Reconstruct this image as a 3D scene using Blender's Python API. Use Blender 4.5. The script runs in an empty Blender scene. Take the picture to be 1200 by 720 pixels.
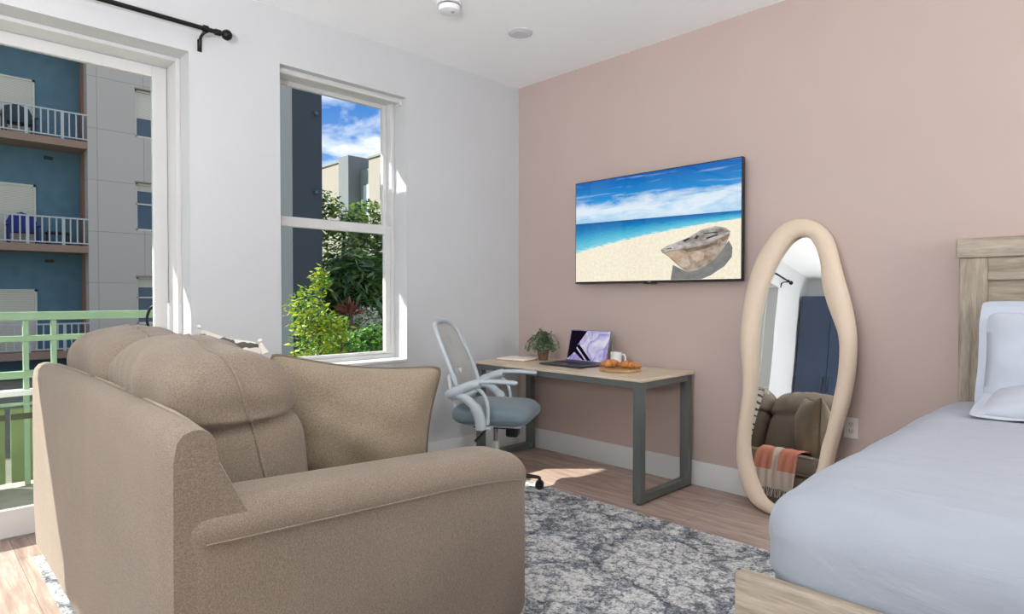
import bpy, bmesh, math, random
from mathutils import Vector, Matrix, noise
random.seed(7)
PI = math.pi
scene = bpy.context.scene
COL = scene.collection

# ------------------------------------------------------------------ helpers
def lin(c):
    c = c / 255.0
    return c / 12.92 if c <= .04045 else ((c + .055) / 1.055) ** 2.4
def rgb(r, g, b):
    return (lin(r), lin(g), lin(b), 1.0)

def mat_new(name):
    m = bpy.data.materials.new(name); m.use_nodes = True
    nt = m.node_tree; nt.nodes.clear()
    out = nt.nodes.new('ShaderNodeOutputMaterial')
    b = nt.nodes.new('ShaderNodeBsdfPrincipled')
    nt.links.new(b.outputs[0], out.inputs[0])
    return m, nt, b, out
def N(nt, t, **kw):
    n = nt.nodes.new(t)
    for k, v in kw.items(): setattr(n, k, v)
    return n
def ramp(nt, fac, stops, interp='LINEAR'):
    r = N(nt, 'ShaderNodeValToRGB'); r.color_ramp.interpolation = interp
    el = r.color_ramp.elements
    while len(el) < len(stops): el.new(.5)
    for e, (p, c) in zip(el, stops): e.position = p; e.color = c
    nt.links.new(fac, r.inputs[0]); return r
def math_(nt, op, a, b=None, c=None):
    n = N(nt, 'ShaderNodeMath', operation=op)
    for i, v in enumerate((a, b, c)):
        if v is None: continue
        if isinstance(v, (int, float)): n.inputs[i].default_value = v
        else: nt.links.new(v, n.inputs[i])
    return n.outputs[0]
def mixc(nt, fac, a, b, mode='MIX'):
    n = N(nt, 'ShaderNodeMix', data_type='RGBA', blend_type=mode)
    for i, v in ((0, fac), (6, a), (7, b)):
        if isinstance(v, (int, float)): n.inputs[i].default_value = v
        elif isinstance(v, tuple): n.inputs[i].default_value = v
        else: nt.links.new(v, n.inputs[i])
    return n.outputs[2]
def coords(nt, scale=(1, 1, 1), rot=(0, 0, 0), out='Object', loc=(0, 0, 0)):
    tc = N(nt, 'ShaderNodeTexCoord'); mp = N(nt, 'ShaderNodeMapping')
    mp.inputs['Scale'].default_value = scale; mp.inputs['Rotation'].default_value = rot; mp.inputs['Location'].default_value = loc
    nt.links.new(tc.outputs[out], mp.inputs[0]); return mp.outputs[0]
def noise_(nt, vec, scale, detail=3, rough=.5, dist=0.0):
    n = N(nt, 'ShaderNodeTexNoise'); n.inputs['Scale'].default_value = scale
    n.inputs['Detail'].default_value = detail; n.inputs['Roughness'].default_value = rough; n.inputs['Distortion'].default_value = dist
    nt.links.new(vec, n.inputs['Vector']); return n.outputs['Fac']
def bump(nt, b, h, strength=.2, dist=.01):
    n = N(nt, 'ShaderNodeBump'); n.inputs['Strength'].default_value = strength; n.inputs['Distance'].default_value = dist
    nt.links.new(h, n.inputs['Height']); nt.links.new(n.outputs[0], b.inputs['Normal'])

def paint(name, c, rough=.6, var=.03, scale=6, metal=0.0, bmp=0.0):
    m, nt, b, o = mat_new(name)
    v = coords(nt); f = noise_(nt, v, scale, 4)
    d = tuple(max(0, x * (1 - var * 2)) for x in c[:3]) + (1,); l = tuple(min(1, x * (1 + var)) for x in c[:3]) + (1,)
    r = ramp(nt, f, [(.3, d), (.7, l)]); nt.links.new(r.outputs[0], b.inputs['Base Color'])
    b.inputs['Roughness'].default_value = rough; b.inputs['Metallic'].default_value = metal
    if bmp: bump(nt, b, noise_(nt, v, scale * 40, 2), bmp, .002)
    return m
def fabric(name, c, var=.12, weave=420, rough=.95, bmp=.35, sheen=.15):
    m, nt, b, o = mat_new(name)
    v = coords(nt)
    n1 = noise_(nt, coords(nt, (1, 1, .4)), weave, 1, .5); n2 = noise_(nt, v, 3, 2); n3 = noise_(nt, coords(nt, (.4, .4, 1)), weave, 1, .5)
    s = math_(nt, 'ADD', math_(nt, 'MULTIPLY', n1, .45), math_(nt, 'ADD', math_(nt, 'MULTIPLY', n3, .4), math_(nt, 'MULTIPLY', n2, .15)))
    d = tuple(x * (1 - var * 2.4) for x in c[:3]) + (1,); l = tuple(min(1, x * (1 + var * 1.6)) for x in c[:3]) + (1,)
    r = ramp(nt, s, [(.36, d), (.64, l)]); nt.links.new(r.outputs[0], b.inputs['Base Color'])
    b.inputs['Roughness'].default_value = rough; b.inputs['Sheen Weight'].default_value = sheen
    b.inputs['Specular IOR Level'].default_value = .2
    bump(nt, b, s, bmp, .004); return m
def wood(name, dark, light, axis='X', scale=3, rough=.5, stretch=14):
    m, nt, b, o = mat_new(name)
    sc = [stretch] * 3; sc['XYZ'.index(axis)] = 1
    v = coords(nt, tuple(s * scale / 3 for s in sc))
    f = noise_(nt, v, 2.2, 6, .65, .6); g = noise_(nt, coords(nt, tuple(s * scale for s in sc)), 5, 3, .6)
    s = math_(nt, 'ADD', math_(nt, 'MULTIPLY', f, .7), math_(nt, 'MULTIPLY', g, .3))
    mid = tuple((a + c) / 2 for a, c in zip(dark, light))
    r = ramp(nt, s, [(.33, dark), (.5, mid), (.66, light)]); nt.links.new(r.outputs[0], b.inputs['Base Color'])
    b.inputs['Roughness'].default_value = rough; bump(nt, b, s, .12, .002); return m
def metal(name, c, rough=.35, m_=.9):
    return paint(name, c, rough, .03, 20, m_)
def glass(name, tint=(1, 1, 1, 1), refl=.07):
    m, nt, b, o = mat_new(name); nt.nodes.remove(b)
    t = N(nt, 'ShaderNodeBsdfTransparent'); t.inputs[0].default_value = tint
    g = N(nt, 'ShaderNodeBsdfGlossy'); g.inputs['Roughness'].default_value = .01
    fr = N(nt, 'ShaderNodeLayerWeight'); fr.inputs[0].default_value = .25
    f = math_(nt, 'MULTIPLY', fr.outputs['Fresnel'], refl * 2)
    mx = N(nt, 'ShaderNodeMixShader'); nt.links.new(f, mx.inputs[0]); nt.links.new(t.outputs[0], mx.inputs[1]); nt.links.new(g.outputs[0], mx.inputs[2])
    nt.links.new(mx.outputs[0], o.inputs[0]); return m
def leafmat(name, dark, light, scale=9, transl=.25):
    m, nt, b, o = mat_new(name)
    f = noise_(nt, coords(nt), scale, 4, .7); r = ramp(nt, f, [(.3, dark), (.7, light)])
    nt.links.new(r.outputs[0], b.inputs['Base Color']); b.inputs['Roughness'].default_value = .5
    tr = N(nt, 'ShaderNodeBsdfTranslucent'); nt.links.new(r.outputs[0], tr.inputs[0])
    mx = N(nt, 'ShaderNodeMixShader'); mx.inputs[0].default_value = transl
    nt.links.new(b.outputs[0], mx.inputs[1]); nt.links.new(tr.outputs[0], mx.inputs[2]); nt.links.new(mx.outputs[0], o.inputs[0])
    return m
def emit(name, c, s=1.0):
    m, nt, b, o = mat_new(name); nt.nodes.remove(b)
    e = N(nt, 'ShaderNodeEmission'); e.inputs[0].default_value = c; e.inputs[1].default_value = s
    nt.links.new(e.outputs[0], o.inputs[0]); return m

def mk(name, bm, mats, parent=None, smooth=None, loc=None, rot=None):
    bmesh.ops.recalc_face_normals(bm, faces=bm.faces)
    me = bpy.data.meshes.new(name); bm.to_mesh(me); bm.free()
    for m in (mats if isinstance(mats, (list, tuple)) else [mats]): me.materials.append(m)
    o = bpy.data.objects.new(name, me); COL.objects.link(o)
    if parent is not None: o.parent = parent
    if loc is not None: o.location = loc
    if rot is not None: o.rotation_euler = rot
    if smooth is not None:
        me.polygons.foreach_set('use_smooth', [True] * len(me.polygons)); me.set_sharp_from_angle(angle=math.radians(smooth))
    me.update(); return o
def thing(name, label, cat, loc=(0, 0, 0), rz=0, group=None):
    o = bpy.data.objects.new(name, None); COL.objects.link(o); o.empty_display_size = .1
    o.location = loc; o.rotation_euler = (0, 0, rz); o['label'] = label; o['category'] = cat
    if group: o['group'] = group
    return o
def tag(o, label, cat, group=None, kind=None):
    o['label'] = label; o['category'] = cat
    if group: o['group'] = group
    if kind: o['kind'] = kind
    return o
def struct(o): o['kind'] = 'structure'; return o
def B(): return bmesh.new()
def box(bm, x0, x1, y0, y1, z0, z1, mi=0, bev=0.0, M=None):
    vs = [bm.verts.new((x, y, z)) for z in (z0, z1) for y in (y0, y1) for x in (x0, x1)]
    fs = [bm.faces.new([vs[i] for i in f]) for f in ((0, 2, 3, 1), (4, 5, 7, 6), (0, 1, 5, 4), (2, 6, 7, 3), (0, 4, 6, 2), (1, 3, 7, 5))]
    for f in fs: f.material_index = mi
    if bev:
        es = list({e for f in fs for e in f.edges})
        r = bmesh.ops.bevel(bm, geom=es, offset=bev, segments=2, profile=.5, affect='EDGES', clamp_overlap=True)
        for f in r['faces']: f.material_index = mi
        vs = list({v for f in r['faces'] for v in f.verts} | {v for v in vs if v.is_valid})
    if M is not None:
        for v in vs: v.co = M @ v.co
    return vs
def ring(bm, pts): return [bm.verts.new(p) for p in pts]
def bridge(bm, a, b, mi=0, closed=True):
    n = len(a)
    for i in range(n if closed else n - 1):
        j = (i + 1) % n
        f = bm.faces.new((a[i], a[j], b[j], b[i])); f.material_index = mi
def cap(bm, r, mi=0):
    f = bm.faces.new(r); f.material_index = mi
def tube(bm, pts, r, seg=10, closed=False, mi=0, flat=1.0):
    pts = [Vector(p) for p in pts]; n = len(pts); rs = r if isinstance(r, (list, tuple)) else [r] * n
    rings = []; up = None
    for i, p in enumerate(pts):
        a = pts[(i - 1) % n] if (closed or i > 0) else p; c = pts[(i + 1) % n] if (closed or i < n - 1) else p
        t = (c - a).normalized()
        if up is None:
            up = Vector((0, 0, 1)) if abs(t.z) < .9 else Vector((1, 0, 0))
        u = (up - t * up.dot(t)).normalized(); up = u; w = t.cross(u)
        rings.append(ring(bm, [p + (u * math.cos(k * 2 * PI / seg) * flat + w * math.sin(k * 2 * PI / seg)) * rs[i] for k in range(seg)]))
    for i in range(n - 1): bridge(bm, rings[i], rings[i + 1], mi)
    if closed: bridge(bm, rings[-1], rings[0], mi)
    else: cap(bm, rings[0][::-1], mi); cap(bm, rings[-1], mi)
    return rings
def lathe(bm, prof, seg=24, c=(0, 0, 0), mi=0, axis='Z'):
    c = Vector(c); rings = []
    for r, h in prof:
        pts = []
        for k in range(seg):
            a = 2 * PI * k / seg
            if axis == 'Z': q = Vector((r * math.cos(a), r * math.sin(a), h))
            elif axis == 'Y': q = Vector((r * math.cos(a), h, r * math.sin(a)))
            else: q = Vector((h, r * math.cos(a), r * math.sin(a)))
            pts.append(c + q)
        rings.append(ring(bm, pts))
    for i in range(len(rings) - 1): bridge(bm, rings[i], rings[i + 1], mi)
    cap(bm, rings[0][::-1], mi); cap(bm, rings[-1], mi)
def loft(bm, secs, mi=0, caps=True):
    rs = [ring(bm, s) for s in secs]
    for i in range(len(rs) - 1): bridge(bm, rs[i], rs[i + 1], mi)
    if caps: cap(bm, rs[0][::-1], mi); cap(bm, rs[-1], mi)
def prism(bm, poly, axis, a, b, mi=0):
    def P(p, t):
        return {'X': (t, p[0], p[1]), 'Y': (p[0], t, p[1]), 'Z': (p[0], p[1], t)}[axis]
    loft(bm, [[P(p, a) for p in poly], [P(p, b) for p in poly]], mi)
def smoothpath(pts, n=6, closed=False):
    pts = [Vector(p) for p in pts]; out = []; m = len(pts)
    for i in range(m if closed else m - 1):
        g = lambda k: pts[k % m] if closed else pts[max(0, min(m - 1, k))]
        p0, p1, p2, p3 = g(i - 1), g(i), g(i + 1), g(i + 2)
        for s in range(n):
            t = s / n
            out.append(.5 * ((2 * p1) + (-p0 + p2) * t + (2 * p0 - 5 * p1 + 4 * p2 - p3) * t * t + (-p0 + 3 * p1 - 3 * p2 + p3) * t ** 3))
    if not closed: out.append(pts[-1])
    return out
def rbox(bm, c, h, r, cuts=14, fn=None, mi=0):
    """soft box: cube grid mapped onto a rounded box, then an optional deformation fn(p local)->p local"""
    c = Vector(c); h = Vector(h)
    rr = Vector((min(r, h.x), min(r, h.y), min(r, h.z))) if not isinstance(r, tuple) else Vector(r)
    idx = {}
    def vert(p):
        k = tuple(round(x, 5) for x in p)
        if k in idx: return idx[k]
        q = Vector((p[0] * h.x, p[1] * h.y, p[2] * h.z))
        inn = Vector([max(-(h[i] - rr[i]), min(h[i] - rr[i], q[i])) for i in range(3)])
        d = Vector([(q[i] - inn[i]) / rr[i] for i in range(3)])
        if d.length > 1e-9:
            mx = max(abs(x) for x in d); d = d.normalized() * mx if mx < 1 else d.normalized()
        s = Vector([inn[i] + d[i] * rr[i] for i in range(3)])
        if fn: s = Vector(fn(s))
        v = bm.verts.new(c + s); idx[k] = v; return v
    n = cuts
    def warp(t):  # denser near the edges
        return math.copysign(abs(math.sin(t * PI / 2)) ** 1.0, t) if n > 6 else t
    for ax in range(3):
        for sg in (-1, 1):
            for i in range(n):
                for j in range(n):
                    q = []
                    for (a, b) in ((i, j), (i + 1, j), (i + 1, j + 1), (i, j + 1)):
                        p = [0, 0, 0]; p[ax] = sg; p[(ax + 1) % 3] = warp(-1 + 2 * a / n); p[(ax + 2) % 3] = warp(-1 + 2 * b / n); q.append(vert(p))
                    if sg < 0: q = q[::-1]
                    try:
                        f = bm.faces.new(q); f.material_index = mi
                    except ValueError: pass
def pillow(bm, w, h, t, n=26, ear=.07, wr=.012, seed=0, power=.5, mi=0):
    """knife-edge pillow in the local x (w) / z (h) plane, thickness along y; returns its seam points"""
    top = {}; bot = {}
    for i in range(n + 1):
        for j in range(n + 1):
            u = -1 + 2 * i / n; v = -1 + 2 * j / n
            cr = 1 - .06 * (u * v) ** 8; x = u * w / 2 * (1 - ear * (1 - v * v)) * cr; z = v * h / 2 * (1 - ear * (1 - u * u)) * cr
            e = max(0, (1 - u * u) * (1 - v * v)) ** power * t / 2
            k = noise.noise(Vector((u * 2.2 + seed, v * 2.2, seed * 1.7))) * wr * min(1, e / (t * .2))
            top[i, j] = bm.verts.new((x, e + k, z))
            bot[i, j] = top[i, j] if (i in (0, n) or j in (0, n)) else bm.verts.new((x, -e + k, z))
    for i in range(n):
        for j in range(n):
            for d, rev in ((top, False), (bot, True)):
                q = [d[i, j], d[i + 1, j], d[i + 1, j + 1], d[i, j + 1]]
                f = bm.faces.new(q[::-1] if rev else q); f.material_index = mi
    per = [(i, 0) for i in range(n)] + [(n, j) for j in range(n)] + [(i, n) for i in range(n, 0, -1)] + [(0, j) for j in range(n, 0, -1)]
    return [top[k].co.copy() for k in per]
def leaves(bm, pts, size, ln=1.6, droop=.3, mi=0, nmat=1):
    for p in pts:
        p = Vector(p); a = random.uniform(0, 2 * PI); e = random.uniform(-.6, .9)
        d = Vector((math.cos(a) * math.cos(e), math.sin(a) * math.cos(e), math.sin(e) - droop)).normalized()
        s = size * random.uniform(.6, 1.3); w = d.cross(Vector((random.uniform(-1, 1), random.uniform(-1, 1), 1))).normalized() * s * .5
        L = d * s * ln
        q = [bm.verts.new(p), bm.verts.new(p + L * .45 + w), bm.verts.new(p + L), bm.verts.new(p + L * .45 - w)]
        f = bm.faces.new(q); f.material_index = mi + random.randrange(nmat)
def blob(c, r, n, hollow=.35):
    out = []
    while len(out) < n:
        v = Vector((random.uniform(-1, 1), random.uniform(-1, 1), random.uniform(-1, 1)))
        if hollow < v.length <= 1: out.append(Vector(c) + Vector((v.x * r[0], v.y * r[1], v.z * r[2])))
    return out

# ------------------------------------------------------------------ materials
M = {}
M['white_wall'] = paint('white_wall_paint', rgb(198, 200, 202), .75, .01, 2)
M['pink_wall'] = paint('blush_wall_paint', rgb(192, 173, 165), .75, .012, 2)
M['ceiling'] = paint('ceiling_paint', rgb(249, 251, 252), .8, .008, 2)
M['trim'] = paint('white_gloss_trim', rgb(214, 214, 214), .4, .01, 3)
M['vinyl'] = paint('white_vinyl', rgb(206, 206, 205), .35, .01, 3)
M['glass'] = glass('clear_pane', (.96, .98, .97, 1), .05)
M['black'] = paint('black_metal', rgb(28, 27, 27), .4, .05, 10, .6)
M['plastic_black'] = paint('black_plastic', rgb(22, 22, 24), .45, .05, 10)
M['plastic_white'] = paint('white_plastic', rgb(236, 236, 238), .4, .01, 10)
M['sofa'] = fabric('taupe_weave', rgb(136, 122, 108), .15, 520, .95, .12)
M['sofa_pipe'] = fabric('taupe_piping', rgb(158, 142, 124), .1, 400)
M['throw'] = fabric('taupe_pillow_weave', rgb(146, 131, 111), .17, 520, .95, .12)
M['duvet'] = fabric('white_cotton', rgb(192, 198, 208), .015, 500, .8, .05, .1)
M['oak'] = wood('grey_oak_vertical', rgb(118, 104, 90), rgb(188, 175, 157), 'Z', 3, .55)
M['oak_h'] = wood('grey_oak_horizontal', rgb(122, 108, 93), rgb(190, 177, 159), 'X', 3, .55)
M['desk_top'] = wood('light_maple_laminate', rgb(196, 177, 152), rgb(222, 206, 183), 'X', 3, .35)
M['desk_leg'] = paint('grey_powder_coat', rgb(108, 114, 112), .4, .03, 8, .3)
M['mirror_pad'] = fabric('cream_bouclé', rgb(222, 203, 181), .04, 500, .9, .2)
M['mirror'], nt, b, o = mat_new('silvered_glass')
b.inputs['Base Color'].default_value = (.86, .9, .88, 1); b.inputs['Metallic'].default_value = 1; b.inputs['Roughness'].default_value = .005
f_ = noise_(nt, coords(nt), 3, 2); r_ = ramp(nt, f_, [(0, (.87, .91, .89, 1)), (1, (.89, .92, .9, 1))]); nt.links.new(r_.outputs[0], b.inputs['Base Color'])
M['chair_plastic'] = paint('pale_grey_plastic', rgb(186, 196, 202), .35, .02, 10)
M['chair_seat'] = fabric('blue_grey_vinyl', rgb(118, 134, 142), .03, 300, .45, .05)
M['chrome'] = metal('chrome', rgb(210, 210, 212), .15, 1)
M['navy'] = wood('navy_cabinet', rgb(38, 50, 72), rgb(46, 60, 86), 'Z', 4, .45)

# laminate floor, planks running along X
m, nt, b, o = mat_new('laminate_planks'); M['floor'] = m
br = N(nt, 'ShaderNodeTexBrick'); nt.links.new(coords(nt), br.inputs['Vector'])
br.offset = .37; br.inputs['Scale'].default_value = 1; br.inputs['Brick Width'].default_value = 1.22; br.inputs['Row Height'].default_value = .18
br.inputs['Mortar Size'].default_value = .0012; br.inputs['Color1'].default_value = (0, 0, 0, 1); br.inputs['Color2'].default_value = (1, 1, 1, 1); br.inputs['Mortar'].default_value = (.5, .5, .5, 1)
g = noise_(nt, coords(nt, (1.2, 16, 1)), 2.4, 6, .65, 1.2); g2 = noise_(nt, coords(nt, (.8, 5, 1)), 2.0, 3, .5, 2.5)
s = math_(nt, 'ADD', math_(nt, 'MULTIPLY', g, .6), math_(nt, 'ADD', math_(nt, 'MULTIPLY', g2, .35), math_(nt, 'MULTIPLY', br.outputs['Color'], .1)))
r = ramp(nt, s, [(.34, rgb(132, 110, 99)), (.5, rgb(164, 142, 131)), (.68, rgb(196, 176, 164))])
c = mixc(nt, br.outputs['Fac'], r.outputs[0], rgb(96, 80, 72)); nt.links.new(c, b.inputs['Base Color'])
b.inputs['Roughness'].default_value = .42; bump(nt, b, s, .06, .003)

# distressed rug
m, nt, b, o = mat_new('distressed_rug_pile'); M['rug'] = m
v = coords(nt)
big = N(nt, 'ShaderNodeTexVoronoi', feature='DISTANCE_TO_EDGE'); big.inputs['Scale'].default_value = 2.2
ns = N(nt, 'ShaderNodeTexNoise'); ns.inputs['Scale'].default_value = 3.5; ns.inputs['Detail'].default_value = 4; nt.links.new(v, ns.inputs['Vector'])
wv = N(nt, 'ShaderNodeVectorMath', operation='MULTIPLY_ADD'); nt.links.new(ns.outputs['Color'], wv.inputs[0]); wv.inputs[1].default_value = (.55, .55, .55); nt.links.new(v, wv.inputs[2])
nt.links.new(wv.outputs[0], big.inputs['Vector'])
med = N(nt, 'ShaderNodeTexVoronoi', feature='DISTANCE_TO_EDGE'); med.inputs['Scale'].default_value = 7.5; nt.links.new(wv.outputs[0], med.inputs['Vector'])
l1 = ramp(nt, big.outputs['Distance'], [(.03, (1, 1, 1, 1)), (.10, (0, 0, 0, 1))]).outputs[0]
l2 = ramp(nt, med.outputs['Distance'], [(.02, (1, 1, 1, 1)), (.10, (0, 0, 0, 1))]).outputs[0]
n1 = noise_(nt, v, 30, 5, .8); n2 = noise_(nt, v, 90, 3, .8); n3 = noise_(nt, v, 2.2, 3)
s = math_(nt, 'ADD', math_(nt, 'MULTIPLY', l1, .075), math_(nt, 'ADD', math_(nt, 'MULTIPLY', l2, .07), math_(nt, 'ADD', math_(nt, 'MULTIPLY', n1, .60), math_(nt, 'ADD', math_(nt, 'MULTIPLY', n2, .46), math_(nt, 'MULTIPLY', n3, .08)))))
r = ramp(nt, s, [(.50, rgb(224, 223, 219)), (.57, rgb(198, 198, 197)), (.645, rgb(134, 137, 143)), (.75, rgb(84, 88, 97))])
nt.links.new(r.outputs[0], b.inputs['Base Color']); b.inputs['Roughness'].default_value = 1; b.inputs['Specular IOR Level'].default_value = .05
bump(nt, b, n2, .6, .006)

# ------------------------------------------------------------------ camera
def set_camera():
    f, yaw, pit = 730.25, .79112, -.01698
    F = Vector((-math.sin(yaw) * math.cos(pit), math.cos(yaw) * math.cos(pit), math.sin(pit))); R = Vector((math.cos(yaw), math.sin(yaw), 0)); U = R.cross(F)
    cd = bpy.data.cameras.new('camera'); cd.sensor_width = 36; cd.sensor_fit = 'HORIZONTAL'; cd.lens = f / 1200 * 36; cd.clip_start = .05; cd.clip_end = 300
    o = bpy.data.objects.new('camera', cd); COL.objects.link(o)
    o.matrix_world = Matrix(((R.x, U.x, -F.x, 3.7858), (R.y, U.y, -F.y, -3.824), (R.z, U.z, -F.z, 1.2669), (0, 0, 0, 1)))
    scene.camera = o
set_camera()

# ------------------------------------------------------------------ room shell
H = 3.05; XR = 6.2; YB = -6.6; WT = .42
DY0, DY1, DZ = -5.45, -2.637, 2.645          # sliding door opening
WY0, WY1, WZ0, WZ1 = -2.111, -1.165, .789, 2.715   # window opening
bm = B(); box(bm, -WT, XR + .15, YB - .15, .15, -.12, 0); struct(mk('floor', bm, M['floor']))
bm = B(); box(bm, -WT, XR + .15, YB - .15, .15, H, H + .15); struct(mk('ceiling', bm, M['ceiling']))
bm = B(); box(bm, -WT, XR + .15, 0, .15, 0, H); struct(mk('wall_far', bm, M['pink_wall']))
bm = B()
for y0, y1, z0, z1 in ((YB, DY0, 0, H), (DY0, DY1, DZ, H), (DY1, WY0, 0, H), (WY0, WY1, 0, WZ0), (WY0, WY1, WZ1, H), (WY1, 0, 0, H)):
    box(bm, -WT if y1 <= DY1 else -.262, 0, y0, y1, z0, z1)
bmesh.ops.remove_doubles(bm, verts=bm.verts, dist=1e-5)
struct(mk('wall_left', bm, M['white_wall']))
bm = B(); box(bm, XR, XR + .15, YB, 0, 0, H); struct(mk('wall_right', bm, M['white_wall']))
bm = B(); box(bm, -WT, XR + .15, YB - .15, YB, 0, H); struct(mk('wall_rear', bm, M['white_wall']))
def skirting(name, poly, axis, a, b):
    bm = B(); prism(bm, poly, axis, a, b); return struct(mk(name, bm, M['trim'], smooth=30))
skirting('baseboard_far', [(0, 0), (-.016, 0), (-.016, .148), (-.012, .159), (0, .159)], 'X', .016, XR)
skirting('baseboard_left', [(0, 0), (.016, 0), (.016, .148), (.012, .159), (0, .159)], 'Y', DY1 + .0, -.001)
skirting('baseboard_rear', [(YB, 0), (YB + .016, 0), (YB + .016, .148), (YB + .012, .159), (YB, .159)], 'X', 1.6, XR)

# window_1 : single hung
w = bpy.data.objects.new('window_1', None); COL.objects.link(w); struct(w)
def frame(bm, x0, x1, y0, y1, z0, z1, l, r, t, bt, bev=.004):
    box(bm, x0, x1, y0, y0 + l, z0, z1, bev=bev); box(bm, x0, x1, y1 - r, y1, z0, z1, bev=bev)
    box(bm, x0, x1, y0 + l, y1 - r, z1 - t, z1, bev=bev); box(bm, x0, x1, y0 + l, y1 - r, z0, z0 + bt, bev=bev)
bm = B(); frame(bm, -.262, -.15, WY0, WY1, WZ0 + .02, WZ1, .028, .028, .018, .03); mk('window_frame', bm, M['vinyl'], w)
bm = B(); frame(bm, -.25, -.212, WY0 + .028, WY1 - .028, 1.745, WZ1 - .018, .055, .032, .03, .055); mk('upper_sash', bm, M['vinyl'], w)
bm = B(); frame(bm, -.205, -.165, WY0 + .028, WY1 - .028, WZ0 + .05, 1.793, .05, .045, .065, .022); mk('lower_sash', bm, M['vinyl'], w)
bm = B(); box(bm, -.232, -.228, WY0 + .07, WY1 - .05, 1.78, WZ1 - .035); mk('upper_pane', bm, M['glass'], w)
bm = B(); box(bm, -.188, -.184, WY0 + .07, WY1 - .06, WZ0 + .06, 1.75); mk('lower_pane', bm, M['glass'], w)
bm = B(); box(bm, -.15, .012, WY0 + .001, WY1 - .001, WZ0 + .001, WZ0 + .022, bev=.005); mk('sill', bm, M['trim'], w)
bm = B(); box(bm, -.163, -.150, -1.70, -1.62, 1.793, 1.808, bev=.003); mk('sash_lock', bm, M['vinyl'], w)
rb = thing('roller_blind', 'slim white blind cassette tucked under the head of the window', 'blind', (-.08, (WY0 + WY1) / 2, WZ1 - .022))
bm = B(); prism(bm, [(-.03, -.01), (.024, -.012), (.034, 0), (.03, .02), (-.03, .02)], 'Y', -.462, .455); mk('cassette', bm, M['vinyl'], rb, smooth=40)
bm = B(); box(bm, -.034, .036, .455, .472, -.022, .022, bev=.004); mk('end_cap', bm, M['vinyl'], rb)

# door_1 : sliding patio door
d = bpy.data.objects.new('door_1', None); COL.objects.link(d); struct(d)
FX0, FX1 = -.40, -.15
bm = B()
box(bm, FX0, FX1, DY1 - .024, DY1, 0, DZ, bev=.003); box(bm, FX0, FX1, DY0, DY0 + .024, 0, DZ, bev=.003)
box(bm, FX0, FX1, DY0 + .024, DY1 - .024, DZ - .022, DZ, bev=.003); box(bm, FX0, -.335, DY0 + .024, DY1 - .024, 0, .018)
mk('door_frame', bm, M['vinyl'], d)
MY = -4.62
def sash(name, x0, x1, y0, y1, z0, z1, st):
    bm = B(); frame(bm, x0, x1, y0, y1, z0, z1, st, st, .066, .145, .004); o = mk(name, bm, M['vinyl'], d)
    bm = B(); xm = (x0 + x1) / 2; box(bm, xm - .003, xm + .003, y0 + st - .01, y1 - st + .01, z0 + .13, z1 - .055); mk('pane', bm, M['glass'], o)
    return o
s1 = sash('door_panel', -.345, -.31, MY - .04, DY1 - .026, .019, DZ - .023, .078)
s2 = sash('side_panel', -.385, -.35, DY0 + .026, MY + .04, .019, DZ - .023, .078)
bm = B(); tube(bm, smoothpath([(-.345, -2.735, 1.05), (-.362, -2.752, 1.07), (-.372, -2.765, 1.13), (-.362, -2.752, 1.19), (-.345, -2.735, 1.21)], 5), .008, 8); mk('outer_pull', bm, M['black'], s1, smooth=60)
bm = B(); rbox(bm, (-.305, -2.655, 1.13), (.009, .02, .10), .009, 8); tube(bm, smoothpath([(-.30, -2.655, 1.05), (-.272, -2.655, 1.075), (-.266, -2.655, 1.13), (-.272, -2.655, 1.185), (-.30, -2.655, 1.21)], 5), .007, 8)
mk('inner_pull', bm, M['plastic_white'], s1, smooth=60)

# curtain rod over the door
cr = thing('curtain_rod', 'black metal curtain rod with ball end above the sliding door', 'curtain rod', (.1, -4.05, 2.757))
bm = B(); tube(bm, [(0, -1.58, 0), (0, 1.55, 0)], .0125, 12); mk('rod', bm, M['black'], cr, smooth=40)
for sgn in (-1, 1):
    y = 1.55 * sgn
    bm = B(); bmesh.ops.create_uvsphere(bm, u_segments=16, v_segments=10, radius=.03, matrix=Matrix.Translation((0, y + .035 * sgn, 0)))
    lathe(bm, [(.017, y - .03), (.017, y), (.012, y + .004), (.012, y + .012)] if sgn > 0 else [(.012, y - .012), (.012, y - .004), (.017, y), (.017, y + .03)], 12, axis='Y')
    mk('finial', bm, M['black'], cr, smooth=40)
    yb = 1.47 * sgn
    bm = B(); tube(bm, smoothpath([(-.096, yb, -.075), (-.085, yb, -.03), (-.05, yb, -.016), (0, yb, -.018)], 5), .008, 8)
    box(bm, -.1, -.093, yb - .012, yb + .012, -.10, -.03, bev=.002); lathe(bm, [(.02, yb - .012), (.02, yb + .012)], 14, axis='Y')
    mk('bracket', bm, M['black'], cr, smooth=40)

# ceiling fixtures
o = B(); lathe(o, [(.005, 3.036), (.055, 3.034), (.062, 3.038), (.066, 3.036), (.083, 3.043), (.086, 3.0495)], 32)
tag(mk('ceiling_disc', o, paint('disc_white', rgb(205, 205, 208), .6, .01, 3), smooth=25), 'flat round white disc set in the ceiling near the corner', 'ceiling fixture').location = (.81, -.805, 0)
sd = thing('smoke_alarm', 'white domed smoke alarm on the ceiling at the top edge', 'smoke alarm', (.80, -1.41, H))
o = B(); lathe(o, [(.05, -.055), (.062, -.05), (.066, -.03), (.066, -.022)], 28); mk('cover', o, M['plastic_white'], sd, smooth=25)
o = B(); lathe(o, [(.058, -.022), (.058, -.012)], 28); mk('vent_ring', o, paint('alarm_grey', rgb(90, 90, 94), .6), sd, smooth=25)
o = B(); lathe(o, [(.072, -.012), (.074, -.0005)], 28); mk('base_plate', o, M['plastic_white'], sd, smooth=25)
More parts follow.
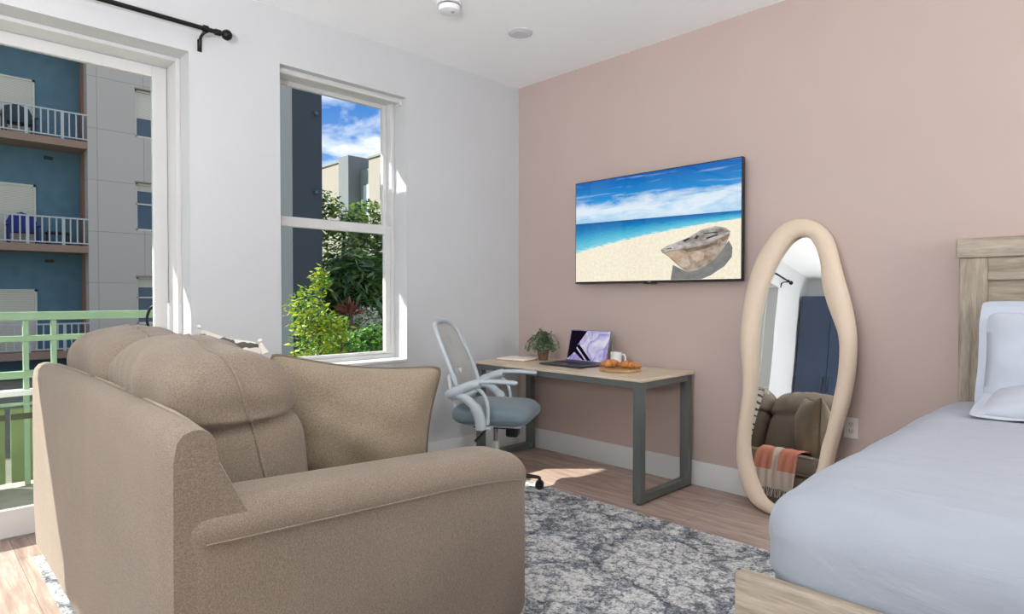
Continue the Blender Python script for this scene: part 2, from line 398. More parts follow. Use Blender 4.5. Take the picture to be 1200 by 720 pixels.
o = B(); lathe(o, [(.011, -.059), (.012, -.054)], 12, (.022, .01, 0)); mk('test_button', o, paint('alarm_button', rgb(170, 170, 174), .5), sd, smooth=25)

# ------------------------------------------------------------------ rug
bm = B(); rbox(bm, (2.50, -2.07, .006), (2.46, 1.30, .006), .006, 10)
tag(mk('area_rug', bm, M['rug'], smooth=30), 'distressed grey and cream patterned area rug under the sofa', 'rug')

# ------------------------------------------------------------------ sofa
SX, SY, SZ = 1.10, -3.365, .012
sofa = thing('sofa', 'taupe upholstered two seat sofa with its back to the camera', 'sofa', (SX, SY, SZ))
def S(x, y, z): return (x - SX, y - SY, z - SZ)
X0, X1 = .035, 2.165
# back frame
prof = [(0, .10), (-.007, .30), (-.007, .60), (-.005, .88), (.003, .925), (.018, .944), (.04, .952), (.06, .951), (.078, .942), (.09, .925), (.125, .86), (.19, .73), (.25, .58), (.29, .42), (.29, .10)]
secs = []
for k in range(31):
    t = k / 30; x = X0 + (X1 - X0) * t
    e = min(1, min(t, 1 - t) * 30 / 1.0); ins = (1 - e) * .012
    dz = .014 * math.sin(PI * t)
    secs.append([S(x, SY + y + (ins if y < .1 else -ins), z + (dz if z > .5 else 0) - (ins if z > .6 else 0)) for y, z in prof])
bm = B(); loft(bm, secs); mk('back_frame', bm, M['sofa'], sofa, smooth=38)
bm = B(); tube(bm, [S(X0 + .02 + (X1 - X0 - .04) * t / 20, SY + .076 + (.02 if t in (0, 20) else 0), .946 + .014 * math.sin(PI * t / 20) - (.03 if t in (0, 20) else .004 if t in (1, 19) else 0)) for t in range(21)], .006, 8); mk('piping', bm, M['sofa_pipe'], sofa, smooth=60)
AY = -2.735; AHY = .625
def armfn(sg):
    def fn(p):
        x, y, z = p
        if z > .215: x += sg * .010 * min(1, (z - .215) / .06)
        if z > .135: z += .022 - .03 * (y / .6) - (.03 * ((y - .4) / .22) ** 2 if y > .4 else 0)
        return (x, y, z)
    return fn
for sg, cx in ((1, 2.042), (-1, .165)):
    bm = B(); rbox(bm, S(cx, AY, .365), (.130, AHY, .335), (.085, .085, .085), 28, armfn(sg)); mk('arm', bm, M['sofa'], sofa, smooth=70)
    bm = B(); xo = cx + sg * .139
    tube(bm, [S(xo, AY - AHY + .07 + (2 * AHY - .15) * t / 14, .655 - .045 * t / 14 - .02 * max(0, (t - 10) / 4) ** 2) for t in range(15)], .003, 6); mk('seam', bm, M['sofa'], sofa, smooth=60)
bm = B(); rbox(bm, S(1.10, -2.63, .20), (.82, .50, .14), .03, 12); mk('seat_base', bm, M['sofa'], sofa, smooth=60)
for cx in (.703, 1.502):
    bm = B(); rbox(bm, S(cx, -2.61, .415), (.395, .50, .088), (.06, .06, .06), 16, lambda p: (p[0], p[1], p[2] + (.02 * (1 - (p[0] / .37) ** 2) * (1 - (p[1] / .57) ** 2) if p[2] > 0 else 0)))
    sc = mk('seat_cushion', bm, M['sofa'], sofa, smooth=70)
    for zz in (.485, .348):
        bm = B(); tube(bm, [S(cx - .345, -2.116, zz), S(cx + .345, -2.116, zz)], .005, 6); mk('welt', bm, M['sofa_pipe'], sc, smooth=60)
for lx, ly in ((.12, -3.29), (2.07, -3.29), (.12, -2.19), (2.07, -2.19)):
    bm = B(); lathe(bm, [(.022, 0), (.03, .105)], 14, S(lx, ly, SZ)); mk('leg', bm, M['plastic_black'], sofa, smooth=40)
# loose back cushions, flopped over at two thirds of their height
def backcush(cx, cz, hx, hz, seed):
    def fn(p):
        x, y, z = p
        nz = noise.noise(Vector((x * 5 + seed, y * 5, z * 5))) * .014 + noise.noise(Vector((x * 2.2 + seed, y * 3, z * 2 + 5))) * .022
        fz = .075 + .05 * y + .02 * math.sin(x * 6 + seed)
        f = math.exp(-((z - fz) / .030) ** 2)
        up = max(0, min(1, (z - fz) / .09))
        xx = x * (1 - .045 * f) * (1 + .025 * up) + .007 * math.sin(z * 55 + 9 * y + seed) * max(0, abs(x) / hx - .5) * up; yy = y * (1 - .13 * f) * (1 + .07 * up)
        nz += .005 * math.sin(x * 46 + 14 * y + 3 * math.sin(x * 9 + seed)) * up * (1 - f)
        zz = z + nz * .6 - .07 * (abs(x) / hx) ** 3 * up
        yy += math.copysign(.03, y) * (1 - (x / hx) ** 2) * max(0, 1 - (z / hz) ** 2)
        yy -= .07 * (z / hz)
        return (xx, yy + nz, zz)
    c = S(cx, -3.045, cz)
    bm = B(); rbox(bm, c, (hx, .175, hz), (.095, .14, .125), 36, fn); o = mk('back_cushion', bm, M['sofa'], sofa, smooth=75)
    pts = []
    r = .10
    for (sx, sz, a0) in ((1, 1, 0), (-1, 1, 90), (-1, -1, 180), (1, -1, 270)):
        for a in range(0, 91, 10):
            t = math.radians(a0 + a); pts.append((sx * (hx - r) + r * math.cos(t), 0, sz * (hz - r) + r * math.sin(t)))
    dense = []
    for i in range(len(pts)):
        a, q = Vector(pts[i]), Vector(pts[(i + 1) % len(pts)]); n = max(1, int((q - a).length / .025))
        dense += [a.lerp(q, k / n) for k in range(n)]
    out = [Vector(c) + Vector(fn(p)) for p in dense]
    bm = B(); tube(bm, out, .0055, 8, closed=True); mk('piping', bm, M['sofa'], o, smooth=60)
backcush(1.495, .805, .395, .325, 1.0)
backcush(.70, .805, .385, .325, 4.3)

# throw pillow propped behind the near arm
tp = thing('throw_pillow', 'large plain taupe throw pillow with piped edge behind the near sofa arm', 'pillow', (1.655, -2.585, .75))
tp.rotation_euler = (math.radians(-6), math.radians(6), math.radians(59))
bm = B(); per = pillow(bm, .67, .56, .30, 30, .13, .022, 2.0, .48); mk('cover', bm, M['throw'], tp, smooth=80)
bm = B(); tube(bm, per, .006, 8, closed=True); mk('piping', bm, paint('dark_piping', rgb(112, 99, 84), .9), tp, smooth=60)
# patterned pillow standing in front of the far back cushion
m, nt, b, o = mat_new('cream_black_tribal_weave')
v = coords(nt, (1, 1, 1)); ck = N(nt, 'ShaderNodeTexWave', wave_type='RINGS'); ck.inputs['Scale'].default_value = 6; ck.inputs['Distortion'].default_value = 5; nt.links.new(v, ck.inputs[0])
r = ramp(nt, ck.outputs['Fac'], [(.20, rgb(84, 82, 80)), (.30, rgb(222, 214, 200))]); nt.links.new(r.outputs[0], b.inputs['Base Color']); b.inputs['Roughness'].default_value = .95
pp = thing('patterned_pillow', 'cream and charcoal patterned pillow standing against the far back cushion', 'pillow', (.80, -2.70, .80))
pp.rotation_euler = (math.radians(8), math.radians(4), math.radians(5))
bm = B(); per = pillow(bm, .60, .60, .15, 22, .07, .012, 5.0); mk('cover', bm, m, pp, smooth=80)
for cx_, cz_ in ((-.30, .30), (.30, .30), (-.30, -.29), (.30, -.29)):
    bm = B(); bmesh.ops.create_icosphere(bm, subdivisions=2, radius=.011, matrix=Matrix.Translation((cx_, 0, cz_)))
    for k in range(14):
        a = k * 2.4; tube(bm, [(cx_, 0, cz_), (cx_ * 1.06 + .02 * math.cos(a), .02 * math.sin(a), cz_ - .05)], .003, 4)
    mk('tassel', bm, fabric('cream_yarn', rgb(226, 220, 208), .05, 300), pp, smooth=60)
# blanket over the seat edge
m, nt, b, o = mat_new('coral_cream_plaid')
sx = N(nt, 'ShaderNodeSeparateXYZ'); nt.links.new(coords(nt), sx.inputs[0])
fx = math_(nt, 'GREATER_THAN', math_(nt, 'FRACT', math_(nt, 'MULTIPLY', math_(nt, 'ADD', sx.outputs[0], .47), 2.3)), .12)
fz = math_(nt, 'GREATER_THAN', sx.outputs[2], .315)
c1 = mixc(nt, math_(nt, 'MULTIPLY', fz, fx), rgb(222, 205, 192), rgb(216, 128, 104))
c2 = mixc(nt, noise_(nt, coords(nt), 60, 3), c1, rgb(232, 190, 172)); c3 = mixc(nt, .35, c1, c2); nt.links.new(c3, b.inputs['Base Color']); b.inputs['Roughness'].default_value = 1
bl = thing('throw_blanket', 'coral and cream woven throw blanket hanging over the seat edge', 'blanket', (1.56, -2.125, .03))
prof = [(-.34, .497), (-.22, .502), (-.10, .50), (-.03, .492), (.008, .47), (.022, .43), (.026, .36), (.03, .26), (.034, .17)]
bm = B(); secs = []
for k in range(25):
    x = -.17 + .34 * k / 24; ring_ = []
    for i, (y, z) in enumerate(prof): ring_.append((x + .02 * math.sin(i * .8), y + .006 * math.sin(k * 1.3 + i * .3), z + .004 * math.sin(k * .9)))
    for i, (y, z) in list(enumerate(prof))[::-1]:
        dy, dz = (0, .012) if i < 4 else (.012, .003)
        ring_.append((x + .02 * math.sin(i * .8), y + dy + .006 * math.sin(k * 1.3 + i * .3), z + dz + .004 * math.sin(k * .9)))
    secs.append(ring_)
loft(bm, secs); mk('cloth', bm, m, bl, smooth=60)
bm = B()
for k in range(24):
    x = -.16 + .32 * k / 23 + .02 * math.sin(8 * .8); tube(bm, [(x, .040, .172), (x + random.uniform(-.008, .008), .042, .14), (x + random.uniform(-.012, .012), .041, .105)], .003, 5)
mk('fringe', bm, fabric('cream_fringe', rgb(228, 214, 200), .05, 300), bl)

# ------------------------------------------------------------------ desk
dk = thing('desk', 'writing desk with light wood top on grey square tube frame', 'desk', (.94, -.345, 0))
bm = B(); box(bm, -.775, .745, -.305, .305, .748, .768, bev=.003); mk('desktop', bm, M['desk_top'], dk)
for sx_ in (-1, 1):
    x = .705 if sx_ > 0 else -.735
    bm = B(); w2 = .03
    box(bm, x - w2, x + w2, -.30, -.25, .006, .748, bev=.003); box(bm, x - w2, x + w2, .25, .30, .006, .748, bev=.003)
    box(bm, x - w2, x + w2, -.25, .25, .012, .055, bev=.003); box(bm, x - w2, x + w2, -.25, .25, .705, .748, bev=.003)
    lf = mk('leg_frame', bm, M['desk_leg'], dk)
    for yy in (-.275, .275):
        bm = B(); lathe(bm, [(.018, 0), (.018, .007)], 12, (x, yy, 0)); mk('foot', bm, M['plastic_black'], lf, smooth=40)
for yy in (-.285, .285):
    bm = B(); box(bm, -.705, .675, yy - .012, yy + .012, .708, .748, bev=.003); mk('rail', bm, M['desk_leg'], dk)
DT = .768

# laptop
lp = thing('laptop', 'open dark grey laptop with bright screen on the desk', 'laptop', (.885, -.34, DT), math.radians(-3.5))
bm = B(); rbox(bm, (0, 0, .008), (.20, .142, .007), .006, 8); mk('base', bm, paint('space_grey', rgb(70, 74, 82), .35, .02, 10, .7), lp, smooth=40)
bm = B()
for r_ in range(5):
    for c_ in range(13):
        x = -.168 + c_ * .0258; y = .075 - r_ * .0225; box(bm, x, x + .022, y - .018, y, .0148, .0162)
mk('keyboard', bm, M['plastic_black'], lp)
bm = B(); box(bm, -.06, .06, -.125, -.05, .0148, .0155, bev=.0003); mk('trackpad', bm, paint('trackpad_grey', rgb(96, 100, 108), .25, .02, 10, .5), lp)
lid = bpy.data.objects.new('lid', None)
bm = B(); rbox(bm, (0, .004, .118), (.20, .0035, .122), .0035, 8)
lid = mk('lid', bm, paint('lid_grey', rgb(120, 123, 128), .35, .02, 10, .7), lp, smooth=40, loc=(0, .140, .014), rot=(math.radians(-14), 0, 0))
m, nt, b, o = mat_new('laptop_wallpaper'); nt.nodes.remove(b)
f = noise_(nt, coords(nt, (1, 1, 1)), 9, 4, .6, 1.5); r = ramp(nt, f, [(.35, rgb(232, 232, 246)), (.5, rgb(196, 186, 232)), (.6, rgb(150, 140, 205)), (.72, rgb(206, 140, 226))])
e = N(nt, 'ShaderNodeEmission'); nt.links.new(r.outputs[0], e.inputs[0]); e.inputs[1].default_value = .6
gl = N(nt, 'ShaderNodeBsdfGlossy'); gl.inputs['Roughness'].default_value = .03; ad = N(nt, 'ShaderNodeMixShader'); ad.inputs[0].default_value = .04
nt.links.new(e.outputs[0], ad.inputs[1]); nt.links.new(gl.outputs[0], ad.inputs[2]); nt.links.new(ad.outputs[0], o.inputs[0])
bm = B()
def flat(bm, poly, y, mi): f = bm.faces.new([bm.verts.new((x, y, z)) for x, z in poly]); f.material_index = mi
flat(bm, [(-.192, .008), (.192, .008), (.192, .236), (-.192, .236)], -.0002, 0)
flat(bm, [(-.190, .010), (-.120, .072), (-.104, .125), (-.03, .233), (-.190, .233)], -.0006, 1)
flat(bm, [(-.114, .113), (-.092, .13), (.052, .010), (.012, .010)], -.0006, 1)
flat(bm, [(-.134, .072), (-.117, .100), (-.006, .010), (-.034, .010)], -.0006, 1)
mk('screen', bm, [m, emit('wallpaper_dark', rgb(26, 16, 34), .6)], lid)

# mug with spoon
mg = thing('mug', 'white ceramic mug behind the croissants on the desk', 'mug', (1.135, -.155, DT))
bm = B(); lathe(bm, [(.03, .001), (.036, .004), (.039, .02), (.040, .098), (.0365, .098), (.0355, .03), (.028, .012)], 28); mk('body', bm, M['plastic_white'], mg, smooth=40)
bm = B(); tube(bm, smoothpath([(.037, 0, .082), (.058, 0, .082), (.068, 0, .055), (.058, 0, .028), (.037, 0, .026)], 5), .0055, 8); mk('handle', bm, M['plastic_white'], mg, smooth=60)
mg.rotation_euler[2] = math.radians(40)
bm = B(); tube(bm, [(0, 0, .0), (-.006, 0, .06), (-.013, 0, .125)], [.003, .003, .0045], 8, flat=.5)
rr = [(0, 0, 0)]; bmesh.ops.create_uvsphere(bm, u_segments=10, v_segments=8, radius=.011, matrix=Matrix.Translation((.001, 0, -.004)) @ Matrix.Diagonal((.5, 1, 1.4, 1)))
tag(mk('teaspoon', bm, M['chrome'], smooth=60, loc=(1.117, -.155, DT + .032)), 'slim metal teaspoon standing in the white mug', 'spoon')

# board and croissants
bm = B(); lathe(bm, [(.135, 0.0005), (.142, .004), (.142, .014), (.138, .0175)], 40)
bd = tag(mk('serving_board', bm, wood('olive_board', rgb(150, 108, 66), rgb(206, 168, 118), 'X', 4), smooth=40, loc=(1.325, -.375, DT)), 'small round wooden board under the croissants', 'board')
def croissant(loc, rz, label, L=.15, sc=1.0):
    bm = B(); n = 30; pts = []; rs = []
    for i in range(n + 1):
        t = -1 + 2 * i / n; a = t * 1.15
        pts.append((math.sin(a) * L * .62, -math.cos(a) * L * .42 + L * .42, .026 - .012 * t * t))
        seg = abs(math.sin(t * PI * 3.5)) ** .5
        rs.append(max(.004, .029 * (1 - abs(t) ** 1.8 * .86) * (.76 + .28 * seg)) * sc)
    pts = [(x, y, max(r * .92, z * sc)) for (x, y, z), r in zip(pts, rs)]
    tube(bm, pts, rs, 14, flat=.92)
    m = wood('baked_crust_' + label[:5].strip(), rgb(152, 84, 36), rgb(214, 152, 84), 'Y', 14, .4, 6)
    tag(mk('croissant', bm, m, smooth=70, loc=loc, rot=(0, 0, rz)), label, 'croissant', 'croissants on the round board')
croissant((1.272, -.40, DT + .018), math.radians(60), 'golden croissant lying on the half of the board beside the laptop', .125, 1.1)
croissant((1.385, -.36, DT + .018), math.radians(20), 'darker golden croissant lying on the half of the board away from the laptop', .14, 1.0)

# notebook on a board
nb = thing('notebook', 'open pale notebook with tan cover beside the plant pot', 'notebook', (.335, -.36, DT), math.radians(12))
bm = B(); box(bm, -.135, .135, -.10, .10, .0004, .007, bev=.002); mk('cover', bm, wood('tan_cover', rgb(176, 128, 78), rgb(206, 160, 108), 'X', 4), nb)
bm = B(); prism(bm, [(-.128, .0072), (.128, .0072), (.126, .016), (.06, .021), (.004, .015), (-.004, .015), (-.06, .021), (-.126, .016)], 'Y', -.094, .094); mk('pages', bm, paint('paper', rgb(244, 240, 232), .9, .01), nb, smooth=50)

# potted plant
pt = thing('potted_plant', 'small leafy green plant in a brown pot on the desk', 'plant', (.50, -.235, DT))
bm = B(); lathe(bm, [(.028, 0.0005), (.034, .004), (.043, .05), (.044, .082), (.039, .082), (.038, .07)], 24); mk('pot', bm, paint('brown_clay', rgb(112, 84, 66), .7, .12, 30), pt, smooth=40)
bm = B(); lf = []
for k in range(46):
    a = random.uniform(0, 2 * PI); r0 = random.uniform(.03, .115); hh = random.uniform(.05, .135) * (1.25 - r0 * 4)
    path = smoothpath([(0, 0, .075), (math.cos(a) * r0 * .45, math.sin(a) * r0 * .45, .095 + hh), (math.cos(a) * r0, math.sin(a) * r0, .085 + hh * .75), (math.cos(a) * r0 * 1.25, math.sin(a) * r0 * 1.25, .06 + hh * .3)], 5)
    tube(bm, path, .0015, 4); lf += path[4:]
mk('stems', bm, leafmat('stem_green', rgb(70, 92, 60), rgb(96, 120, 80)), pt)
bm = B(); leaves(bm, [p + Vector((random.uniform(-.006, .006), random.uniform(-.006, .006), random.uniform(-.006, .006))) for p in lf for _ in range(2)], .013, 1.7, .2, 0, 2)
mk('foliage', bm, [leafmat('sage_leaf', rgb(74, 104, 74), rgb(150, 172, 136), 60), leafmat('deep_leaf', rgb(50, 78, 52), rgb(104, 134, 96), 60)], pt)

# ------------------------------------------------------------------ office chair
oc = thing('office_chair', 'pale grey mesh back office chair with flip-up arms at the desk', 'chair', (.815, -1.04, .012), math.radians(31))
bm = B()
for k in range(5):
    a = 2 * PI * k / 5 + .15
    p = [(math.cos(a) * r_, math.sin(a) * r_, z_) for r_, z_ in ((.03, .10), (.15, .092), (.29, .075))]
    tube(bm, p, [.028, .022, .016], 8, flat=.7)
lathe(bm, [(.04, .07), (.045, .08), (.045, .12), (.03, .13)], 20); mk('star_base', bm, M['plastic_black'], oc, smooth=50)
for k in range(5):
    a = 2 * PI * k / 5 + .15; c_ = Vector((math.cos(a) * .29, math.sin(a) * .29, 0)); t_ = Vector((-math.sin(a), math.cos(a), 0))
    bm = B()
    for sg in (-1, 1):
        rot = Matrix.Translation(c_ + t_ * .014 * sg + Vector((0, 0, .028))) @ Matrix.Rotation(a, 4, 'Z') @ Matrix.Rotation(PI / 2, 4, 'X')
        bmesh.ops.create_cone(bm, cap_ends=True, segments=18, radius1=.028, radius2=.028, depth=.018, matrix=rot)
    tube(bm, [c_ + Vector((0, 0, .03)), c_ + Vector((0, 0, .078))], .010, 8); mk('caster', bm, M['plastic_black'], oc, smooth=40)
bm = B(); lathe(bm, [(.026, .12), (.026, .30), (.022, .31)], 18); mk('column_cover', bm, paint('column_grey', rgb(196, 194, 186), .4), oc, smooth=40)
bm = B(); lathe(bm, [(.016, .30), (.016, .41)], 16); mk('gas_lift', bm, M['chrome'], oc, smooth=40)
bm = B(); box(bm, -.13, .12, -.09, .09, .405, .445, bev=.01); box(bm, .08, .16, -.05, .04, .345, .42, bev=.015); mk('tilt_mechanism', bm, M['plastic_black'], oc)
bm = B(); tube(bm, [(-.02, -.06, .415), (-.03, -.14, .40), (-.075, -.20, .345)], [.006, .006, .010], 8); mk('height_lever', bm, M['plastic_black'], oc, smooth=50)
bm = B(); rbox(bm, (.015, 0, .503), (.255, .25, .062), (.10, .10, .058), 22, lambda p: (p[0], p[1], p[2] + (.008 - .012 * max(0, p[0] / .25) ** 3 if p[2] > 0 else 0))); mk('seat', bm, M['chair_seat'], oc, smooth=70)
bm = B(); rbox(bm, (.015, 0, .447), (.20, .20, .010), .010, 10); mk('seat_pan', bm, M['chair_plastic'], oc, smooth=50)
def bx_(z): return -.175 - .20 * max(0, (z - .6) / .49) ** 1.15
outl = []
for yy, zz in ((-.15, .615), (-.205, .66), (-.222, .76), (-.215, .90), (-.19, 1.02), (-.13, 1.075), (0, 1.09), (.13, 1.075), (.19, 1.02), (.215, .90), (.222, .76), (.205, .66), (.15, .615), (0, .605)):
    outl.append((bx_(zz) + .5 * yy * yy - .01, yy, zz))
fr_ = smoothpath(outl, 6, True)
bm = B(); tube(bm, fr_, .016, 10, closed=True, flat=1); mk('back_rim', bm, M['chair_plastic'], oc, smooth=60)
m, nt, b, o = mat_new('grey_mesh_net'); v = coords(nt, (1, 1, 1))
wa = N(nt, 'ShaderNodeTexWave', bands_direction='Z'); wa.inputs['Scale'].default_value = 55; nt.links.new(v, wa.inputs[0])
wb = N(nt, 'ShaderNodeTexWave', bands_direction='Y'); wb.inputs['Scale'].default_value = 55; nt.links.new(v, wb.inputs[0])
f = math_(nt, 'MAXIMUM', wa.outputs['Fac'], wb.outputs['Fac']); al = math_(nt, 'GREATER_THAN', f, .55)
b.inputs['Base Color'].default_value = rgb(176, 176, 170); nt.links.new(al, b.inputs['Alpha']); b.inputs['Roughness'].default_value = .8
rr_ = ramp(nt, noise_(nt, v, 8), [(.3, rgb(165, 166, 160)), (.7, rgb(186, 186, 180))]); nt.links.new(rr_.outputs[0], b.inputs['Base Color'])
bm = B(); rows = []
for i in range(15):
    zz = .615 + (1.078 - .615) * i / 14; hw = .218 * (1 - max(0, (zz - .9) / .19) ** 2 * .38) * (1 - max(0, (.66 - zz) / .05) ** 2 * .25)
    rows.append([(bx_(zz) + .5 * (hw * t) ** 2 - .01, hw * t, zz) for t in [-1 + 2 * j / 10 for j in range(11)]])
rv = [ring(bm, r_) for r_ in rows]
for i in range(14): bridge(bm, rv[i], rv[i + 1], closed=False)
mk('back_mesh', bm, m, oc, smooth=60)
bm = B()
tube(bm, smoothpath([(-.16, 0, .44), (-.235, 0, .47), (-.27, 0, .56), (-.265, 0, .68), (-.255, 0, .78)], 5), .024, 8, flat=1)
rbox(bm, (-.275, 0, .665), (.014, .19, .085), .014, 10, lambda p: (p[0] + 1.0 * p[1] ** 2 - .15 * p[2], p[1], p[2])); mk('back_support', bm, M['plastic_white'], oc, smooth=60)
for sg in (-1, 1):
    y = .275 * sg
    bm = B()
    tube(bm, smoothpath([(-.225, y * .86, .64), (-.19, y * .97, .655), (-.10, y, .70), (-.02, y, .722)], 6), [.038] * 10 + [.032] * 9, 10, flat=.9)
    tube(bm, smoothpath([(-.21, y * .95, .645), (-.13, y, .635), (-.05, y, .57), (-.02, y, .50), (-.015, y * .98, .44)], 6), [.028] * 12 + [.036] * 13, 10)
    tube(bm, smoothpath([(-.06, y, .70), (-.0, y, .66), (.03, y, .58), (.03, y, .47)], 6), .012, 8)
    box(bm, -.05, .05, min(y, y - .06 * sg), max(y, y - .06 * sg), .436, .452, bev=.004)
    ar = mk('armrest', bm, M['chair_plastic'], oc, smooth=60)
    bm = B(); rbox(bm, (.085, y, .735), (.135, .03, .014), (.03, .028, .012), 12, lambda p: (p[0], p[1], p[2] - .006 * (p[0] / .13) ** 2)); mk('arm_pad', bm, M['chair_plastic'], ar, smooth=60)

# ------------------------------------------------------------------ television
tv = thing('television', 'wall mounted flat television showing a rowboat on a beach', 'television', (1.368, -.042, 1.752))
bm = B(); box(bm, -.668, .668, -.043, -.008, -.388, .385, bev=.004); mk('bezel', bm, M['plastic_black'], tv)
bm = B(); rbox(bm, (0, .012, -.05), (.42, .022, .26), .015, 8); mk('rear_housing', bm, M['plastic_black'], tv, smooth=40)
bm = B(); box(bm, -.05, .05, -.045, -.02, -.396, -.386, bev=.002); mk('sensor_bar', bm, M['plastic_black'], tv)
bm = B(); box(bm, -.012, .012, -.0445, -.043, -.385, -.380); mk('badge', bm, paint('badge_silver', rgb(190, 190, 190), .4), tv)
def screen_mat(name):
    m, nt, b, o = mat_new(name); nt.nodes.remove(b)
    tc = N(nt, 'ShaderNodeTexCoord'); sp = N(nt, 'ShaderNodeSeparateXYZ'); nt.links.new(tc.outputs['UV'], sp.inputs[0]); u, v = sp.outputs[0], sp.outputs[1]
    hor = math_(nt, 'MULTIPLY_ADD', u, -.027, .592)
    sh = math_(nt, 'ADD', math_(nt, 'MULTIPLY_ADD', u, .33, .29), math_(nt, 'MULTIPLY', math_(nt, 'MULTIPLY', u, u), -.125))
    def mp(scale, rot=0, loc=(0, 0, 0)):
        q = N(nt, 'ShaderNodeMapping'); q.inputs['Scale'].default_value = scale; q.inputs['Rotation'].default_value = (0, 0, rot); q.inputs['Location'].default_value = loc; nt.links.new(tc.outputs['UV'], q.inputs[0]); return q.outputs[0]
    # sky
    t = math_(nt, 'DIVIDE', math_(nt, 'SUBTRACT', v, hor), math_(nt, 'SUBTRACT', 1.0, hor))
    sky = ramp(nt, t, [(0, rgb(176, 214, 240)), (.25, rgb(120, 190, 236)), (.5, rgb(40, 146, 216)), (1, rgb(12, 96, 178))]).outputs[0]
    cl = noise_(nt, mp((2.6, 5.5, 1), -.12), 1.5, 8, .62, .4)
    band = math_(nt, 'SUBTRACT', .32, math_(nt, 'MULTIPLY', math_(nt, 'ABSOLUTE', math_(nt, 'SUBTRACT', t, .28)), .95))
    cf = ramp(nt, math_(nt, 'ADD', cl, band), [(.52, (0, 0, 0, 1)), (.80, (1, 1, 1, 1))]).outputs[0]
    sky = mixc(nt, math_(nt, 'MULTIPLY', cf, .85), sky, rgb(238, 246, 252))
    st = noise_(nt, mp((3, 26, 1), -.42, (0, .4, 0)), 1.0, 4, .55)
    sf = ramp(nt, st, [(.56, (0, 0, 0, 1)), (.74, (1, 1, 1, 1))]).outputs[0]
    sky = mixc(nt, math_(nt, 'MULTIPLY', sf, .5), sky, rgb(214, 232, 248))
    # sea
    w = math_(nt, 'DIVIDE', math_(nt, 'SUBTRACT', hor, v), math_(nt, 'SUBTRACT', hor, sh))
    sea = ramp(nt, math_(nt, 'ADD', w, math_(nt, 'MULTIPLY', math_(nt, 'SUBTRACT', noise_(nt, mp((10, 60, 1)), 2, 4, .6), .5), .5)), [(0, rgb(14, 94, 166)), (.3, rgb(26, 130, 190)), (.6, rgb(72, 178, 214)), (.92, rgb(120, 206, 224)), (1.0, rgb(232, 244, 244))]).outputs[0]
    # sand
    sa = ramp(nt, noise_(nt, mp((30, 18, 1)), 2, 6, .7), [(.3, rgb(240, 226, 196)), (.65, rgb(254, 248, 228))]).outputs[0]
    c = mixc(nt, math_(nt, 'GREATER_THAN', v, sh), sa, sea); c = mixc(nt, math_(nt, 'GREATER_THAN', v, hor), c, sky)
    e = N(nt, 'ShaderNodeEmission'); nt.links.new(c, e.inputs[0]); e.inputs[1].default_value = .76
    g = N(nt, 'ShaderNodeBsdfGlossy'); g.inputs['Roughness'].default_value = .03; mx = N(nt, 'ShaderNodeMixShader'); mx.inputs[0].default_value = .028
    nt.links.new(e.outputs[0], mx.inputs[1]); nt.links.new(g.outputs[0], mx.inputs[2]); nt.links.new(mx.outputs[0], o.inputs[0]); return m
def pix_mat(name, a, b_, sc=14):
    m, nt, b, o = mat_new(name); nt.nodes.remove(b)
    r = ramp(nt, noise_(nt, coords(nt, (1, 1, 1.6)), sc, 5, .7), [(.35, a), (.65, b_)]); e = N(nt, 'ShaderNodeEmission'); nt.links.new(r.outputs[0], e.inputs[0]); e.inputs[1].default_value = .64
    nt.links.new(e.outputs[0], o.inputs[0]); return m
bm = B(); uvl = bm.loops.layers.uv.new('UVMap')
SW, SH = 1.322, .752; sx0, sz0 = -.661, -.374
def face(poly, y, mi):
    f = bm.faces.new([bm.verts.new((sx0 + a * SW, y, sz0 + c * SH)) for a, c in poly]); f.material_index = mi
    for l, (a, c) in zip(f.loops, poly): l[uvl].uv = (a, c)
face([(0, 0), (1, 0), (1, 1), (0, 1)], -.0436, 0)
face([(0.626, 0.002), (0.639, 0.136), (0.719, 0.069), (0.82, 0.124), (0.894, 0.227), (0.939, 0.322), (0.958, 0.261), (0.955, 0.184), (0.918, 0.108), (0.846, 0.033), (0.796, 0.002)][::-1], -.0438, 1)
face([(0.567, 0.273), (0.665, 0.285), (0.795, 0.307), (0.893, 0.356), (0.946, 0.399), (0.944, 0.359), (0.917, 0.265), (0.857, 0.152), (0.783, 0.086), (0.719, 0.067), (0.665, 0.133), (0.612, 0.214), (0.577, 0.251)], -.0440, 2)
face([(0.567, 0.278), (0.604, 0.31), (0.718, 0.366), (0.794, 0.429), (0.868, 0.454), (0.923, 0.431), (0.948, 0.395), (0.893, 0.356), (0.795, 0.314), (0.665, 0.29)], -.0441, 3)
for p in ([(0.698, 0.269), (0.82, 0.294), (0.881, 0.328), (0.881, 0.298), (0.82, 0.264), (0.719, 0.239)], [(0.893, 0.346), (0.942, 0.383), (0.935, 0.341), (0.911, 0.315)]): face(p, -.0442, 4)
for p in ([(0.597, 0.243), (0.665, 0.259), (0.719, 0.222), (0.738, 0.129), (0.699, 0.101), (0.652, 0.166)], [(0.738, 0.221), (0.782, 0.248), (0.814, 0.225), (0.808, 0.175), (0.77, 0.158), (0.744, 0.18)]): face(p, -.0442, 5)
face([(0.597, 0.305), (0.718, 0.366), (0.794, 0.429), (0.868, 0.454), (0.923, 0.431), (0.948, 0.395), (0.938, 0.396), (0.917, 0.42), (0.868, 0.441), (0.799, 0.416), (0.723, 0.354), (0.612, 0.299)], -.0443, 6)
face([(0.567, 0.273), (0.597, 0.305), (0.665, 0.306), (0.795, 0.325), (0.893, 0.373), (0.946, 0.403), (0.946, 0.383), (0.893, 0.346), (0.797, 0.299), (0.665, 0.273), (0.579, 0.256)], -.0443, 6)
